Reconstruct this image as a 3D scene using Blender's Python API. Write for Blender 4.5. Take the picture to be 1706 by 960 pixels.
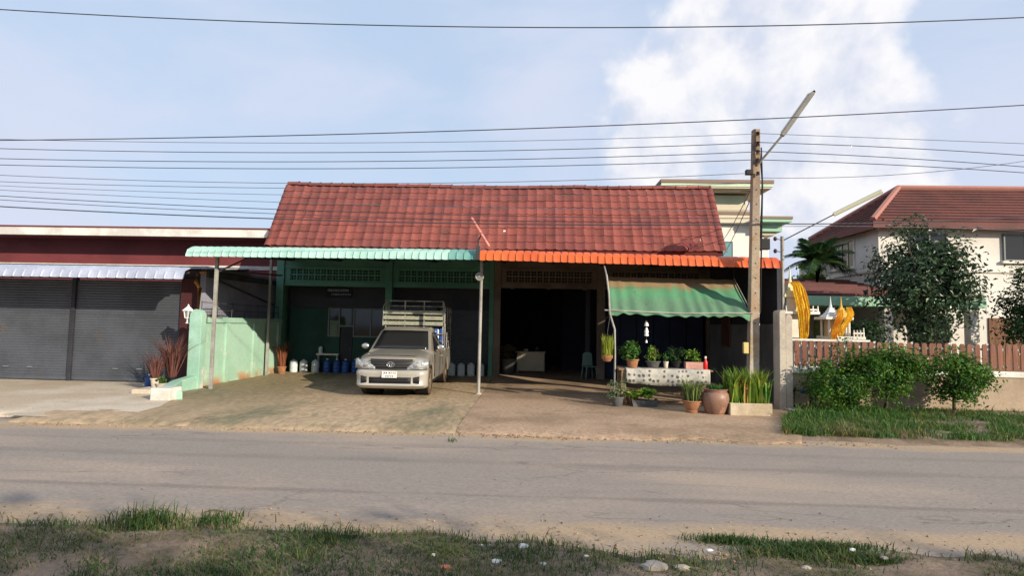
import bpy, bmesh, math, random
import numpy as np
from mathutils import Matrix, Vector

for o in list(bpy.data.objects):
    bpy.data.objects.remove(o, do_unlink=True)
SC = bpy.context.scene
COL = SC.collection
rnd = random.Random(7)

# ------------------------------------------------------------------ camera
FPX = 967.0
PITCH, YAW, ROLL = math.atan(62 / 967), math.radians(2.2), math.radians(1.1)
CAMPOS = Vector((0, 0, 1.8))
RM = Matrix.Rotation(YAW, 3, 'Z') @ Matrix.Rotation(math.pi / 2 + PITCH, 3, 'X') @ Matrix.Rotation(ROLL, 3, 'Z')
cam = bpy.data.cameras.new('camera')
cam.sensor_width = 36
cam.lens = FPX / 1706 * 36
cam.clip_start = 0.05
cam.clip_end = 3000
camo = bpy.data.objects.new('camera', cam)
COL.objects.link(camo)
camo.matrix_world = Matrix.Translation(CAMPOS) @ RM.to_4x4()
SC.camera = camo


def ray(x, y):
    return RM @ Vector(((x - 853) / FPX, -(y - 480) / FPX, -1.0))


def W(x, y, Y):                       # photo pixel -> point in the plane at depth Y
    d = ray(x, y)
    return CAMPOS + d * (Y / d.y)


def G(x, y, z=0.0):                   # photo pixel -> point on level ground
    d = ray(x, y)
    return CAMPOS + d * ((z - CAMPOS.z) / d.z)


def XP(x, y, X):                      # photo pixel -> point in the plane at side distance X
    d = ray(x, y)
    return CAMPOS + d * (X / d.x)


# ------------------------------------------------------------------ light
SUND = Vector((1.1, -1.0, 0.52)).normalized()        # towards the sun
ELEV = math.asin(SUND.z)
SUN_ROT = math.atan2(SUND.x, SUND.y)
world = bpy.data.worlds.new('World')
SC.world = world
world.use_nodes = True
wn, wl = world.node_tree.nodes, world.node_tree.links
wn.clear()


def wmath(op, a, b=None, c=None, clamp=False):
    n = wn.new('ShaderNodeMath')
    n.operation = op
    n.use_clamp = clamp
    for i, v in enumerate((a, b, c)):
        if v is None:
            continue
        if isinstance(v, (int, float)):
            n.inputs[i].default_value = v
        else:
            wl.new(v, n.inputs[i])
    return n.outputs[0]


def wmix(fac, a, b):
    n = wn.new('ShaderNodeMix')
    n.data_type = 'RGBA'
    for i, v in ((0, fac), (6, a), (7, b)):
        if isinstance(v, tuple):
            n.inputs[i].default_value = v + (1,)
        elif isinstance(v, (int, float)):
            n.inputs[i].default_value = v
        else:
            wl.new(v, n.inputs[i])
    return n.outputs[2]


def wnoise(vec, scale, detail, rough=0.55, off=(0, 0, 0), stretch=(1, 1, 1), dist=0.0):
    m = wn.new('ShaderNodeMapping')
    m.inputs['Location'].default_value = off
    m.inputs['Scale'].default_value = stretch
    wl.new(vec, m.inputs['Vector'])
    n = wn.new('ShaderNodeTexNoise')
    n.inputs['Scale'].default_value = scale
    n.inputs['Detail'].default_value = detail
    n.inputs['Roughness'].default_value = rough
    n.inputs['Distortion'].default_value = dist
    wl.new(m.outputs[0], n.inputs['Vector'])
    return n.outputs['Fac']


def wstep(v, lo, hi):
    n = wn.new('ShaderNodeMapRange')
    n.interpolation_type = 'SMOOTHSTEP'
    n.inputs['From Min'].default_value = lo
    n.inputs['From Max'].default_value = hi
    wl.new(v, n.inputs['Value'])
    return n.outputs[0]


SKYK = 0.13
sky = wn.new('ShaderNodeTexSky')
sky.sky_type = 'NISHITA'
sky.sun_disc = False
sky.sun_elevation = ELEV
sky.sun_rotation = SUN_ROT
sky.air_density = 1.0
sky.dust_density = 1.6
sky.ozone_density = 1.0
tc = wn.new('ShaderNodeTexCoord')
DIR = tc.outputs['Generated']
k = 1.10 / SKYK
veil = wstep(wnoise(DIR, 2.3, 6, 0.55, (3.1, 0.4, 1.2), (1, 1, 2.2), 0.3), 0.36, 0.66)
veil = wmath('MULTIPLY_ADD', veil, 0.56, 0.40)
veilcol = wmix(wnoise(DIR, 3.1, 4, 0.5, (7, 2, 1), (1, 1, 2)), (0.42 * k, 0.49 * k, 0.62 * k), (0.50 * k, 0.525 * k, 0.63 * k))
skycol = wmix(0.72, sky.outputs[0], (0.33 * k, 0.47 * k, 0.64 * k))
c1 = wmix(veil, skycol, veilcol)
# the big cumulus over the right-hand houses
fld = None
for (cx, cy, rad) in ((1205, 175, 150), (1310, 120, 120), (1290, 40, 120), (1390, 215, 105), (1300, 250, 130), (1110, 250, 95),
                      (1440, 300, 110), (1120, 170, 85), (1215, 60, 90)):
    d = ray(cx, cy).normalized()
    vs = wn.new('ShaderNodeVectorMath')
    vs.operation = 'DISTANCE'
    wl.new(DIR, vs.inputs[0])
    vs.inputs[1].default_value = d
    v = wmath('MULTIPLY_ADD', vs.outputs['Value'], -FPX / rad * 0.9, 1.0)
    fld = v if fld is None else wmath('MAXIMUM', fld, v)
fld = wmath('MAXIMUM', fld, -1.5)
puff = wnoise(DIR, 6.5, 9, 0.56, (0.3, 0.1, 0.9), (1, 1, 1), 0.15)
puffs = wnoise(DIR, 6.5, 9, 0.56, (0.3 + 0.028 * SUND.x, 0.1 + 0.028 * SUND.y, 0.9 + 0.035), (1, 1, 1), 0.15)
fld2 = wmath('ADD', fld, wmath('MULTIPLY_ADD', puff, 2.4, -1.2))
cum = wstep(fld2, -0.16, 0.34)
shade = wmath('MULTIPLY_ADD', wmath('SUBTRACT', puff, puffs), 5.0, 0.62, clamp=True)
cumcol = wmix(shade, (0.49 * k, 0.52 * k, 0.61 * k), (0.71 * k, 0.695 * k, 0.70 * k))
c2 = wmix(wmath('MULTIPLY', cum, 0.88), c1, cumcol)
bg = wn.new('ShaderNodeBackground')
bg.inputs['Strength'].default_value = SKYK
wl.new(c2, bg.inputs['Color'])
wo = wn.new('ShaderNodeOutputWorld')
wl.new(bg.outputs[0], wo.inputs['Surface'])

sun = bpy.data.lights.new('sun', 'SUN')
sun.energy = 4.3
sun.angle = math.radians(0.6)
sun.color = (1.0, 0.89, 0.72)
suno = bpy.data.objects.new('sun', sun)
COL.objects.link(suno)
suno.location = SUND * 60
suno.rotation_euler = SUND.to_track_quat('Z', 'Y').to_euler()

SC.view_settings.view_transform = 'Standard'
SC.view_settings.look = 'None'
SC.view_settings.exposure = 0.40
SC.view_settings.gamma = 1.0
SC.view_settings.use_curve_mapping = False
SC.render.engine = 'CYCLES'
SC.cycles.max_bounces = 6
SC.cycles.diffuse_bounces = 3
SC.cycles.transparent_max_bounces = 6
SC.cycles.caustics_reflective = False
SC.cycles.caustics_refractive = False


# ------------------------------------------------------------------ materials
def S(r, g, b):
    f = lambda c: ((c / 255 + 0.055) / 1.055) ** 2.4 if c > 10 else c / 255 / 12.92
    return (f(r), f(g), f(b))


MATS = {}


def M(name, base, c2=None, scale=2.0, lo=0.40, hi=0.62, rough=0.75, metal=0.0, bump=0.0, bscale=30.0, spec=0.3,
      c3=None, s3=6.0, lo3=0.55, hi3=0.70, var=0.12, vscale=25.0, island=0.0, hue=0.0, orand=0.0, coat=0.0,
      stretch=(1, 1, 1), trans=0.0, world=False, bands=None, ydust=None, crack=None, wobk=0.10, dots=None, emit=0.0, off=(0, 0, 0)):
    if name in MATS:
        return MATS[name]
    m = bpy.data.materials.new(name)
    m.use_nodes = True
    N, L = m.node_tree.nodes, m.node_tree.links
    N.clear()
    out = N.new('ShaderNodeOutputMaterial')
    bs = N.new('ShaderNodeBsdfPrincipled')
    bs.inputs['Roughness'].default_value = rough
    bs.inputs['Metallic'].default_value = metal
    bs.inputs['Specular IOR Level'].default_value = spec
    if coat:
        bs.inputs['Coat Weight'].default_value = coat
        bs.inputs['Coat Roughness'].default_value = 0.08
    t = N.new('ShaderNodeTexCoord')
    if world:
        g = N.new('ShaderNodeNewGeometry')
        src = g.outputs['Position']
    else:
        src = t.outputs['Object']
    mp = N.new('ShaderNodeMapping')
    mp.inputs['Scale'].default_value = stretch
    mp.inputs['Location'].default_value = off
    L.new(src, mp.inputs['Vector'])
    vec = mp.outputs[0]
    if orand:
        oi = N.new('ShaderNodeObjectInfo')
    if orand and not world:
        sc_ = N.new('ShaderNodeVectorMath')
        sc_.operation = 'SCALE'
        sc_.inputs[0].default_value = (37, 19, 53)
        L.new(oi.outputs['Random'], sc_.inputs['Scale'])
        ad = N.new('ShaderNodeVectorMath')
        L.new(vec, ad.inputs[0])
        L.new(sc_.outputs[0], ad.inputs[1])
        vec = ad.outputs[0]

    def noise(s, d=5.0, r=0.6, v=vec):
        n = N.new('ShaderNodeTexNoise')
        n.inputs['Scale'].default_value = s
        n.inputs['Detail'].default_value = d
        n.inputs['Roughness'].default_value = r
        L.new(v, n.inputs['Vector'])
        return n.outputs['Fac']

    def step(v, a, b):
        n = N.new('ShaderNodeMapRange')
        n.interpolation_type = 'SMOOTHSTEP'
        n.inputs['From Min'].default_value = a
        n.inputs['From Max'].default_value = b
        L.new(v, n.inputs['Value'])
        return n.outputs[0]

    def mix(f, a, b, bt='MIX'):
        n = N.new('ShaderNodeMix')
        n.data_type = 'RGBA'
        n.blend_type = bt
        for i, v in ((0, f), (6, a), (7, b)):
            if isinstance(v, tuple):
                n.inputs[i].default_value = v + (1,) if len(v) == 3 else v
            elif isinstance(v, (int, float)):
                n.inputs[i].default_value = v
            else:
                L.new(v, n.inputs[i])
        return n.outputs[2]

    col = None
    if bands:                        # stripes of colour along a generated axis: (axis, [(pos, colour)...])
        ax, stops = bands
        sp = N.new('ShaderNodeSeparateXYZ')
        L.new(t.outputs['Generated'], sp.inputs[0])
        wob = N.new('ShaderNodeMath')
        wob.operation = 'MULTIPLY_ADD'
        wob.inputs[1].default_value = wobk
        ctr = N.new('ShaderNodeMath')
        ctr.inputs[1].default_value = -0.42
        L.new(noise(1.6, 5.0), ctr.inputs[0])
        L.new(ctr.outputs[0], wob.inputs[0])
        L.new(sp.outputs[ax], wob.inputs[2])
        rp = N.new('ShaderNodeValToRGB')
        while len(rp.color_ramp.elements) < len(stops):
            rp.color_ramp.elements.new(0.5)
        for e, (p, c) in zip(rp.color_ramp.elements, stops):
            e.position = p
            e.color = c + (1,)
        L.new(wob.outputs[0], rp.inputs[0])
        col = rp.outputs[0]
    else:
        col = base
    if c2:
        col = mix(step(noise(scale), lo, hi), col, c2)
    if c3:
        col = mix(step(noise(s3, 8.0, 0.65), lo3, hi3), col, c3)
    for dcol, lines in (ydust or []):   # sand or tyre marks gathered along lines of constant depth
        g2 = N.new('ShaderNodeNewGeometry')
        sp2 = N.new('ShaderNodeSeparateXYZ')
        L.new(g2.outputs['Position'], sp2.inputs[0])
        def mth(op, *a):
            n = N.new('ShaderNodeMath')
            n.operation = op
            for i, v in enumerate(a):
                if isinstance(v, (int, float)):
                    n.inputs[i].default_value = v
                else:
                    L.new(v, n.inputs[i])
            return n.outputs[0]
        tot = None
        for (yc, hw, amp) in lines:
            d = mth('ABSOLUTE', mth('SUBTRACT', sp2.outputs[1], yc))
            v = mth('SUBTRACT', 1.0, mth('DIVIDE', d, hw))
            v = mth('ADD', v, mth('MULTIPLY_ADD', noise(1.4, 7.0, 0.65), 3.2, -1.75))
            v = mth('MULTIPLY', step(v, -0.2, 0.9), amp)
            tot = v if tot is None else mth('MAXIMUM', tot, v)
        col = mix(tot, col, dcol)
    if dots:
        dsc, drad, dcol_ = dots
        vo = N.new('ShaderNodeTexVoronoi')
        vo.inputs['Scale'].default_value = dsc
        vo.inputs['Randomness'].default_value = 0.45
        av = N.new('ShaderNodeVectorMath')
        av.operation = 'MULTIPLY_ADD'
        wv = N.new('ShaderNodeTexNoise')
        wv.inputs['Scale'].default_value = dsc * 2.5
        L.new(vec, wv.inputs['Vector'])
        L.new(wv.outputs['Color'], av.inputs[0])
        av.inputs[1].default_value = (0.35 / dsc,) * 3
        L.new(vec, av.inputs[2])
        L.new(av.outputs[0], vo.inputs['Vector'])
        col = mix(step(vo.outputs['Distance'], drad, drad * 0.6), col, dcol_)
    if crack:
        csc, cw, camt, ccol = crack
        wv = N.new('ShaderNodeTexNoise')
        wv.inputs['Scale'].default_value = csc * 3
        wv.inputs['Detail'].default_value = 6
        L.new(vec, wv.inputs['Vector'])
        av = N.new('ShaderNodeVectorMath')
        av.operation = 'MULTIPLY_ADD'
        L.new(wv.outputs['Color'], av.inputs[0])
        av.inputs[1].default_value = (0.55 / csc,) * 3
        L.new(vec, av.inputs[2])
        vo = N.new('ShaderNodeTexVoronoi')
        vo.feature = 'DISTANCE_TO_EDGE'
        vo.inputs['Scale'].default_value = csc
        L.new(av.outputs[0], vo.inputs['Vector'])
        inv = N.new('ShaderNodeMapRange')
        inv.inputs['From Min'].default_value = 0.0
        inv.inputs['From Max'].default_value = cw
        inv.inputs['To Min'].default_value = camt
        inv.inputs['To Max'].default_value = 0.0
        L.new(vo.outputs['Distance'], inv.inputs['Value'])
        gate = N.new('ShaderNodeMath')
        gate.operation = 'MULTIPLY'
        L.new(inv.outputs[0], gate.inputs[0])
        L.new(step(noise(csc * 1.3, 3.0), 0.45, 0.60), gate.inputs[1])
        col = mix(gate.outputs[0], col, ccol)
    if var:
        f = noise(vscale, 4.0)
        lo_, hi_ = max(0.0, 1 - 2.2 * var), 1 + 2.2 * var
        n = N.new('ShaderNodeMapRange')
        n.inputs['From Min'].default_value = 0.25
        n.inputs['From Max'].default_value = 0.75
        n.inputs['To Min'].default_value = lo_
        n.inputs['To Max'].default_value = hi_
        L.new(f, n.inputs['Value'])
        vm = N.new('ShaderNodeVectorMath')
        vm.operation = 'SCALE'
        if isinstance(col, tuple):
            vm.inputs[0].default_value = col
        else:
            L.new(col, vm.inputs[0])
        L.new(n.outputs[0], vm.inputs['Scale'])
        col = vm.outputs[0]
    if island or orand:
        hs = N.new('ShaderNodeHueSaturation')
        if isinstance(col, tuple):
            hs.inputs['Color'].default_value = col + (1,)
        else:
            L.new(col, hs.inputs['Color'])
        if island:
            gi = N.new('ShaderNodeNewGeometry')
            rv = gi.outputs['Random Per Island']
            amp = island
        else:
            rv = oi.outputs['Random']
            amp = orand
        n = N.new('ShaderNodeMapRange')
        n.inputs['To Min'].default_value = 1 - amp
        n.inputs['To Max'].default_value = 1 + amp
        L.new(rv, n.inputs['Value'])
        L.new(n.outputs[0], hs.inputs['Value'])
        if hue:
            n2 = N.new('ShaderNodeMapRange')
            n2.inputs['To Min'].default_value = 0.5 - hue
            n2.inputs['To Max'].default_value = 0.5 + hue
            w = N.new('ShaderNodeMath')
            w.operation = 'PINGPONG'
            w.inputs[1].default_value = 0.23
            L.new(rv, w.inputs[0])
            w2 = N.new('ShaderNodeMath')
            w2.operation = 'MULTIPLY'
            w2.inputs[1].default_value = 1 / 0.23
            L.new(w.outputs[0], w2.inputs[0])
            L.new(w2.outputs[0], n2.inputs['Value'])
            L.new(n2.outputs[0], hs.inputs['Hue'])
        col = hs.outputs[0]
    if isinstance(col, tuple):
        bs.inputs['Base Color'].default_value = col + (1,)
    else:
        L.new(col, bs.inputs['Base Color'])
    if bump:
        bp = N.new('ShaderNodeBump')
        bp.inputs['Strength'].default_value = min(1.0, bump)
        bp.inputs['Distance'].default_value = 0.02
        L.new(noise(bscale, 6.0, 0.65), bp.inputs['Height'])
        L.new(bp.outputs[0], bs.inputs['Normal'])
    if emit:
        bs.inputs['Emission Color'].default_value = base + (1,)
        bs.inputs['Emission Strength'].default_value = emit
    if trans:
        tr = N.new('ShaderNodeBsdfTranslucent')
        if isinstance(col, tuple):
            tr.inputs['Color'].default_value = col + (1,)
        else:
            L.new(col, tr.inputs['Color'])
        ms = N.new('ShaderNodeMixShader')
        ms.inputs[0].default_value = trans
        L.new(bs.outputs[0], ms.inputs[1])
        L.new(tr.outputs[0], ms.inputs[2])
        L.new(ms.outputs[0], out.inputs['Surface'])
    else:
        L.new(bs.outputs[0], out.inputs['Surface'])
    MATS[name] = m
    return m


# ------------------------------------------------------------------ mesh helpers
class MB:
    def __init__(s):
        s.v, s.f = [], []

    def add(s, vs, fs):
        o = len(s.v)
        s.v += [tuple(p) for p in vs]
        s.f += [tuple(i + o for i in q) for q in fs]
        return s

    def box(s, x0, x1, y0, y1, z0, z1):
        v = [(x, y, z) for z in (z0, z1) for y in (y0, y1) for x in (x0, x1)]
        return s.add(v, [(0, 2, 3, 1), (4, 5, 7, 6), (0, 1, 5, 4), (2, 6, 7, 3), (0, 4, 6, 2), (1, 3, 7, 5)])

    def obox(s, c, size, rot=None):
        hx, hy, hz = size[0] / 2, size[1] / 2, size[2] / 2
        v = [Vector((x, y, z)) for z in (-hz, hz) for y in (-hy, hy) for x in (-hx, hx)]
        if rot is not None:
            v = [rot @ p for p in v]
        c = Vector(c)
        return s.add([c + p for p in v], [(0, 2, 3, 1), (4, 5, 7, 6), (0, 1, 5, 4), (2, 6, 7, 3), (0, 4, 6, 2), (1, 3, 7, 5)])

    def path(s, pts, r, n=6, cap=True):
        pts = [Vector(p) for p in pts]
        rs = r if isinstance(r, (list, tuple)) else [r] * len(pts)
        rings = []
        up = Vector((0, 0, 1))
        for i, p in enumerate(pts):
            t = (pts[min(i + 1, len(pts) - 1)] - pts[max(i - 1, 0)]).normalized()
            a = t.cross(up)
            if a.length < 1e-3:
                a = t.cross(Vector((1, 0, 0)))
            a.normalize()
            b = t.cross(a)
            rings.append([p + (a * math.cos(2 * math.pi * j / n) + b * math.sin(2 * math.pi * j / n)) * rs[i] for j in range(n)])
        vs = [q for ring in rings for q in ring]
        fs = []
        for i in range(len(pts) - 1):
            for j in range(n):
                j2 = (j + 1) % n
                fs.append((i * n + j, i * n + j2, (i + 1) * n + j2, (i + 1) * n + j))
        if cap:
            fs.append(tuple(range(n - 1, -1, -1)))
            fs.append(tuple((len(pts) - 1) * n + j for j in range(n)))
        return s.add(vs, fs)

    def cyl(s, p0, p1, r0, r1=None, n=10):
        return s.path([p0, p1], [r0, r0 if r1 is None else r1], n)

    def lathe(s, c, prof, n=16, axis='z'):
        vs, fs = [], []
        m = len(prof)
        for i in range(n):
            a = 2 * math.pi * i / n
            for (r, z) in prof:
                if axis == 'z':
                    p = (r * math.cos(a), r * math.sin(a), z)
                elif axis == 'x':
                    p = (z, r * math.cos(a), r * math.sin(a))
                else:
                    p = (r * math.cos(a), z, r * math.sin(a))
                vs.append((c[0] + p[0], c[1] + p[1], c[2] + p[2]))
        for i in range(n):
            i2 = (i + 1) % n
            for j in range(m - 1):
                fs.append((i * m + j, i2 * m + j, i2 * m + j + 1, i * m + j + 1))
        return s.add(vs, fs)

    def prism(s, poly, plane, d0, d1):
        n = len(poly)
        def pt(p, d):
            return {'xz': (p[0], d, p[1]), 'yz': (d, p[0], p[1]), 'xy': (p[0], p[1], d)}[plane]
        vs = [pt(p, d0) for p in poly] + [pt(p, d1) for p in poly]
        fs = [tuple(range(n - 1, -1, -1)), tuple(range(n, 2 * n))]
        for i in range(n):
            j = (i + 1) % n
            fs.append((i, j, n + j, n + i))
        return s.add(vs, fs)

    def grid(s, rows):
        m = len(rows[0])
        vs = [p for r in rows for p in r]
        fs = []
        for i in range(len(rows) - 1):
            for j in range(m - 1):
                fs.append((i * m + j, i * m + j + 1, (i + 1) * m + j + 1, (i + 1) * m + j))
        return s.add(vs, fs)

    def loft(s, secs, cap=True):
        m = len(secs[0])
        vs = [p for r in secs for p in r]
        fs = []
        for i in range(len(secs) - 1):
            for j in range(m):
                j2 = (j + 1) % m
                fs.append((i * m + j, i * m + j2, (i + 1) * m + j2, (i + 1) * m + j))
        if cap:
            fs.append(tuple(range(m - 1, -1, -1)))
            fs.append(tuple((len(secs) - 1) * m + j for j in range(m)))
        return s.add(vs, fs)

    def blob(s, c, r, n=10, m=7, jit=0.0, seed=0):
        R = random.Random(seed)
        prof = []
        vs = []
        for j in range(m + 1):
            t = math.pi * j / m
            for i in range(n):
                a = 2 * math.pi * i / n
                kx = 1 + R.uniform(-jit, jit)
                vs.append((c[0] + r[0] * kx * math.sin(t) * math.cos(a), c[1] + r[1] * kx * math.sin(t) * math.sin(a), c[2] - r[2] * math.cos(t)))
        fs = []
        for j in range(m):
            for i in range(n):
                i2 = (i + 1) % n
                fs.append((j * n + i, j * n + i2, (j + 1) * n + i2, (j + 1) * n + i))
        return s.add(vs, fs)

    def build(s, name, mat, parent=None, local=False, smooth=None, bev=0.0, thick=0.0, origin=None):
        me = bpy.data.meshes.new(name)
        V = np.array(s.v, dtype=np.float64).reshape(-1, 3)
        loc = Vector((0, 0, 0))
        if parent is None:
            if origin is None:
                lo, hi = V.min(0), V.max(0)
                loc = Vector(((lo[0] + hi[0]) / 2, (lo[1] + hi[1]) / 2, lo[2]))
            else:
                loc = Vector(origin)
            V = V - np.array(loc)
        elif not local:
            p, off = parent, Vector((0, 0, 0))
            while p is not None:
                off += p.location
                p = p.parent
            V = V - np.array(off)
        me.from_pydata(V.tolist(), [], s.f)
        me.update()
        if smooth is not None:
            me.polygons.foreach_set('use_smooth', [True] * len(me.polygons))
            if smooth < 180:
                me.set_sharp_from_angle(angle=math.radians(smooth))
        me.materials.append(mat)
        o = bpy.data.objects.new(name, me)
        COL.objects.link(o)
        o.location = loc
        if parent is not None:
            o.parent = parent
        if thick:
            md = o.modifiers.new('solid', 'SOLIDIFY')
            md.thickness = thick
            md.offset = 0
        if bev:
            md = o.modifiers.new('bevel', 'BEVEL')
            md.width = bev
            md.segments = 2
            md.limit_method = 'ANGLE'
            md.angle_limit = math.radians(35)
        return o


def tag(o, label, cat, group=None):
    o['label'] = label
    o['category'] = cat
    if group:
        o['group'] = group
    return o


def thing(name, label, cat, loc=(0, 0, 0), rz=0.0, group=None):
    o = bpy.data.objects.new(name, None)
    o.empty_display_size = 0.2
    COL.objects.link(o)
    o.location = loc
    o.rotation_euler = (0, 0, rz)
    return tag(o, label, cat, group)


def struct(o):
    o['kind'] = 'structure'
    return o


def stuff(o):
    o['kind'] = 'stuff'
    return o


def copy_tree(o, parent=None):
    c = o.copy()
    COL.objects.link(c)
    c.parent = parent
    for ch in list(o.children):
        copy_tree(ch, c)
    return c


def inst(name, me, parent, loc, rot=None, scale=None):
    """another piece that shares mesh data (loc relative to the parent's frame)"""
    o = bpy.data.objects.new(name, me)
    COL.objects.link(o)
    o.parent = parent
    o.location = loc
    if rot is not None:
        o.rotation_euler = rot
    if scale is not None:
        o.scale = scale
    return o


# ------------------------------------------------------------------ leaves and grass (numpy)
def leafset(mb, P, size, seed, aspect=0.5, up=0.4, outc=None, jit=0.35):
    R = np.random.RandomState(abs(int(seed)))
    P = np.asarray(P, float)
    n = len(P)
    nr = R.normal(size=(n, 3))
    nr[:, 2] += up * 2
    if outc is not None:
        d = P - np.asarray(outc)
        d /= np.linalg.norm(d, axis=1)[:, None] + 1e-6
        nr += d * 1.2
    nr /= np.linalg.norm(nr, axis=1)[:, None] + 1e-9
    t = R.normal(size=(n, 3))
    t -= nr * (t * nr).sum(1)[:, None]
    t /= np.linalg.norm(t, axis=1)[:, None] + 1e-9
    b = np.cross(nr, t)
    L = size * (1 + R.uniform(-jit, jit, n))[:, None]
    w = L * aspect
    v0 = P - t * L * 0.5
    v1 = P + b * w * 0.5 + nr * L * 0.08
    v2 = P + t * L * 0.5 - nr * L * 0.12
    v3 = P - b * w * 0.5 + nr * L * 0.08
    V = np.stack([v0, v1, v2, v3], 1).reshape(-1, 3)
    o = len(mb.v)
    mb.v += [tuple(p) for p in V.tolist()]
    mb.f += [(o + 4 * i, o + 4 * i + 1, o + 4 * i + 2, o + 4 * i + 3) for i in range(n)]


def clump_points(c, r, n, seed, clumps=14, spread=0.34, shell=0.55):
    R = np.random.RandomState(abs(int(seed)))
    d = R.normal(size=(clumps, 3))
    d /= np.linalg.norm(d, axis=1)[:, None]
    rad = shell + (1 - shell) * R.uniform(0, 1, clumps) ** 0.6
    cc = d * rad[:, None] * 0.85
    idx = R.randint(0, clumps, n)
    sp = spread * (0.6 + 0.8 * R.uniform(0, 1, clumps))[idx]
    P = cc[idx] + np.clip(R.normal(size=(n, 3)), -1.7, 1.7) * sp[:, None] * 0.55
    return np.asarray(c) + P * np.asarray(r)


def blades(mb, P, h, w, seed, lean=0.35, hj=0.4, seg=2, toward=None):
    R = np.random.RandomState(abs(int(seed)))
    P = np.asarray(P, float)
    n = len(P)
    a = R.uniform(0, 2 * math.pi, n)
    H = h * (1 + R.uniform(-hj, hj, n))
    ln = lean * H * R.uniform(0.2, 1.6, n)
    dx, dy = np.cos(a), np.sin(a)
    b = a + R.uniform(0.8, 2.3, n)
    bx, by = np.cos(b) * w / 2, np.sin(b) * w / 2
    o = len(mb.v)
    z0 = np.zeros(n)
    V = np.stack([
        np.stack([P[:, 0] - bx, P[:, 1] - by, P[:, 2]], 1),
        np.stack([P[:, 0] + bx, P[:, 1] + by, P[:, 2]], 1),
        np.stack([P[:, 0] + dx * ln * 0.3 + bx * 0.8, P[:, 1] + dy * ln * 0.3 + by * 0.8, P[:, 2] + H * 0.62], 1),
        np.stack([P[:, 0] + dx * ln * 0.3 - bx * 0.8, P[:, 1] + dy * ln * 0.3 - by * 0.8, P[:, 2] + H * 0.62], 1),
        np.stack([P[:, 0] + dx * ln, P[:, 1] + dy * ln, P[:, 2] + H * 0.95], 1)], 1).reshape(-1, 3)
    mb.v += [tuple(p) for p in V.tolist()]
    for i in range(n):
        q = o + 5 * i
        mb.f.append((q, q + 1, q + 2, q + 3))
        mb.f.append((q + 3, q + 2, q + 4))


def vnoise(x, y, seed=0):
    """cheap smooth value noise for uneven ground and ragged edges"""
    def h(i, j):
        return (math.sin(i * 127.1 + j * 311.7 + seed * 74.7) * 43758.5453) % 1.0
    i, j = math.floor(x), math.floor(y)
    u, v = x - i, y - j
    u, v = u * u * (3 - 2 * u), v * v * (3 - 2 * v)
    return (h(i, j) * (1 - u) + h(i + 1, j) * u) * (1 - v) + (h(i, j + 1) * (1 - u) + h(i + 1, j + 1) * u) * v

# ================================================================== SETTING
m_soil = M('soil', S(128, 104, 78), S(92, 82, 58), 0.35, c3=S(150, 128, 98), s3=3.0, bump=0.5, bscale=9, rough=0.95, world=True, var=0.15)
m_road = M('road_asphalt', S(150, 139, 129), S(172, 154, 137), 0.30, 0.44, 0.66, rough=0.9, bump=0.35, bscale=70, c3=S(140, 130, 122), s3=0.9,
           lo3=0.58, hi3=0.74, var=0.13, vscale=55, world=True, stretch=(0.40, 1.3, 1), spec=0.2,
           ydust=[(S(112, 104, 98), [(6.45, 0.10, 0.45), (7.95, 0.22, 0.35), (8.9, 0.16, 0.25)]), (S(186, 158, 124), [(9.85, 0.42, 0.8), (5.4, 0.5, 0.7), (4.7, 0.6, 0.9)])],
           crack=(0.5, 0.012, 0.55, S(92, 84, 78)))
m_dust = M('road_dust', S(206, 172, 122), S(190, 150, 108), 1.2, rough=0.95, bump=0.3, bscale=60, var=0.14, vscale=45, world=True)
m_conc = M('driveway_concrete', S(180, 156, 126), S(150, 133, 104), 0.30, 0.40, 0.60, rough=0.85, bump=0.3, bscale=26, c3=S(132, 124, 98), s3=0.8, lo3=0.50,
           hi3=0.64, var=0.16, vscale=10, world=True, stretch=(1, 0.38, 1), spec=0.25, crack=(0.33, 0.008, 0.6, S(92, 80, 62)))
m_conc2 = M('driveway_concrete_right', S(178, 150, 124), S(150, 126, 102), 0.42, 0.42, 0.6, rough=0.85, bump=0.3, bscale=26, c3=S(144, 124, 98), s3=1.3, lo3=0.58,
            hi3=0.72, var=0.14, vscale=14, world=True, spec=0.25, crack=(0.4, 0.008, 0.6, S(92, 78, 62)))
m_conc3 = M('shop_apron_concrete', S(206, 192, 172), S(186, 168, 144), 0.5, rough=0.85, bump=0.25, bscale=26, var=0.10, world=True)

mb = MB()
mb.add([(-500, -300, -0.14), (500, -300, -0.14), (500, 700, -0.14), (-500, 700, -0.14)], [(0, 1, 2, 3)])
struct(mb.build('ground', m_soil, origin=(0, 0, -0.14)))

mb = MB()
rows = []
for y in np.linspace(4.2, 10.4, 26):
    rows.append([(x, y, -0.06 + 0.012 * (vnoise(x * 0.7, y * 0.9, 3) - 0.5)) for x in np.linspace(-34, 34, 110)])
mb.grid(rows)
struct(mb.build('road', m_road, smooth=180))

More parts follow.
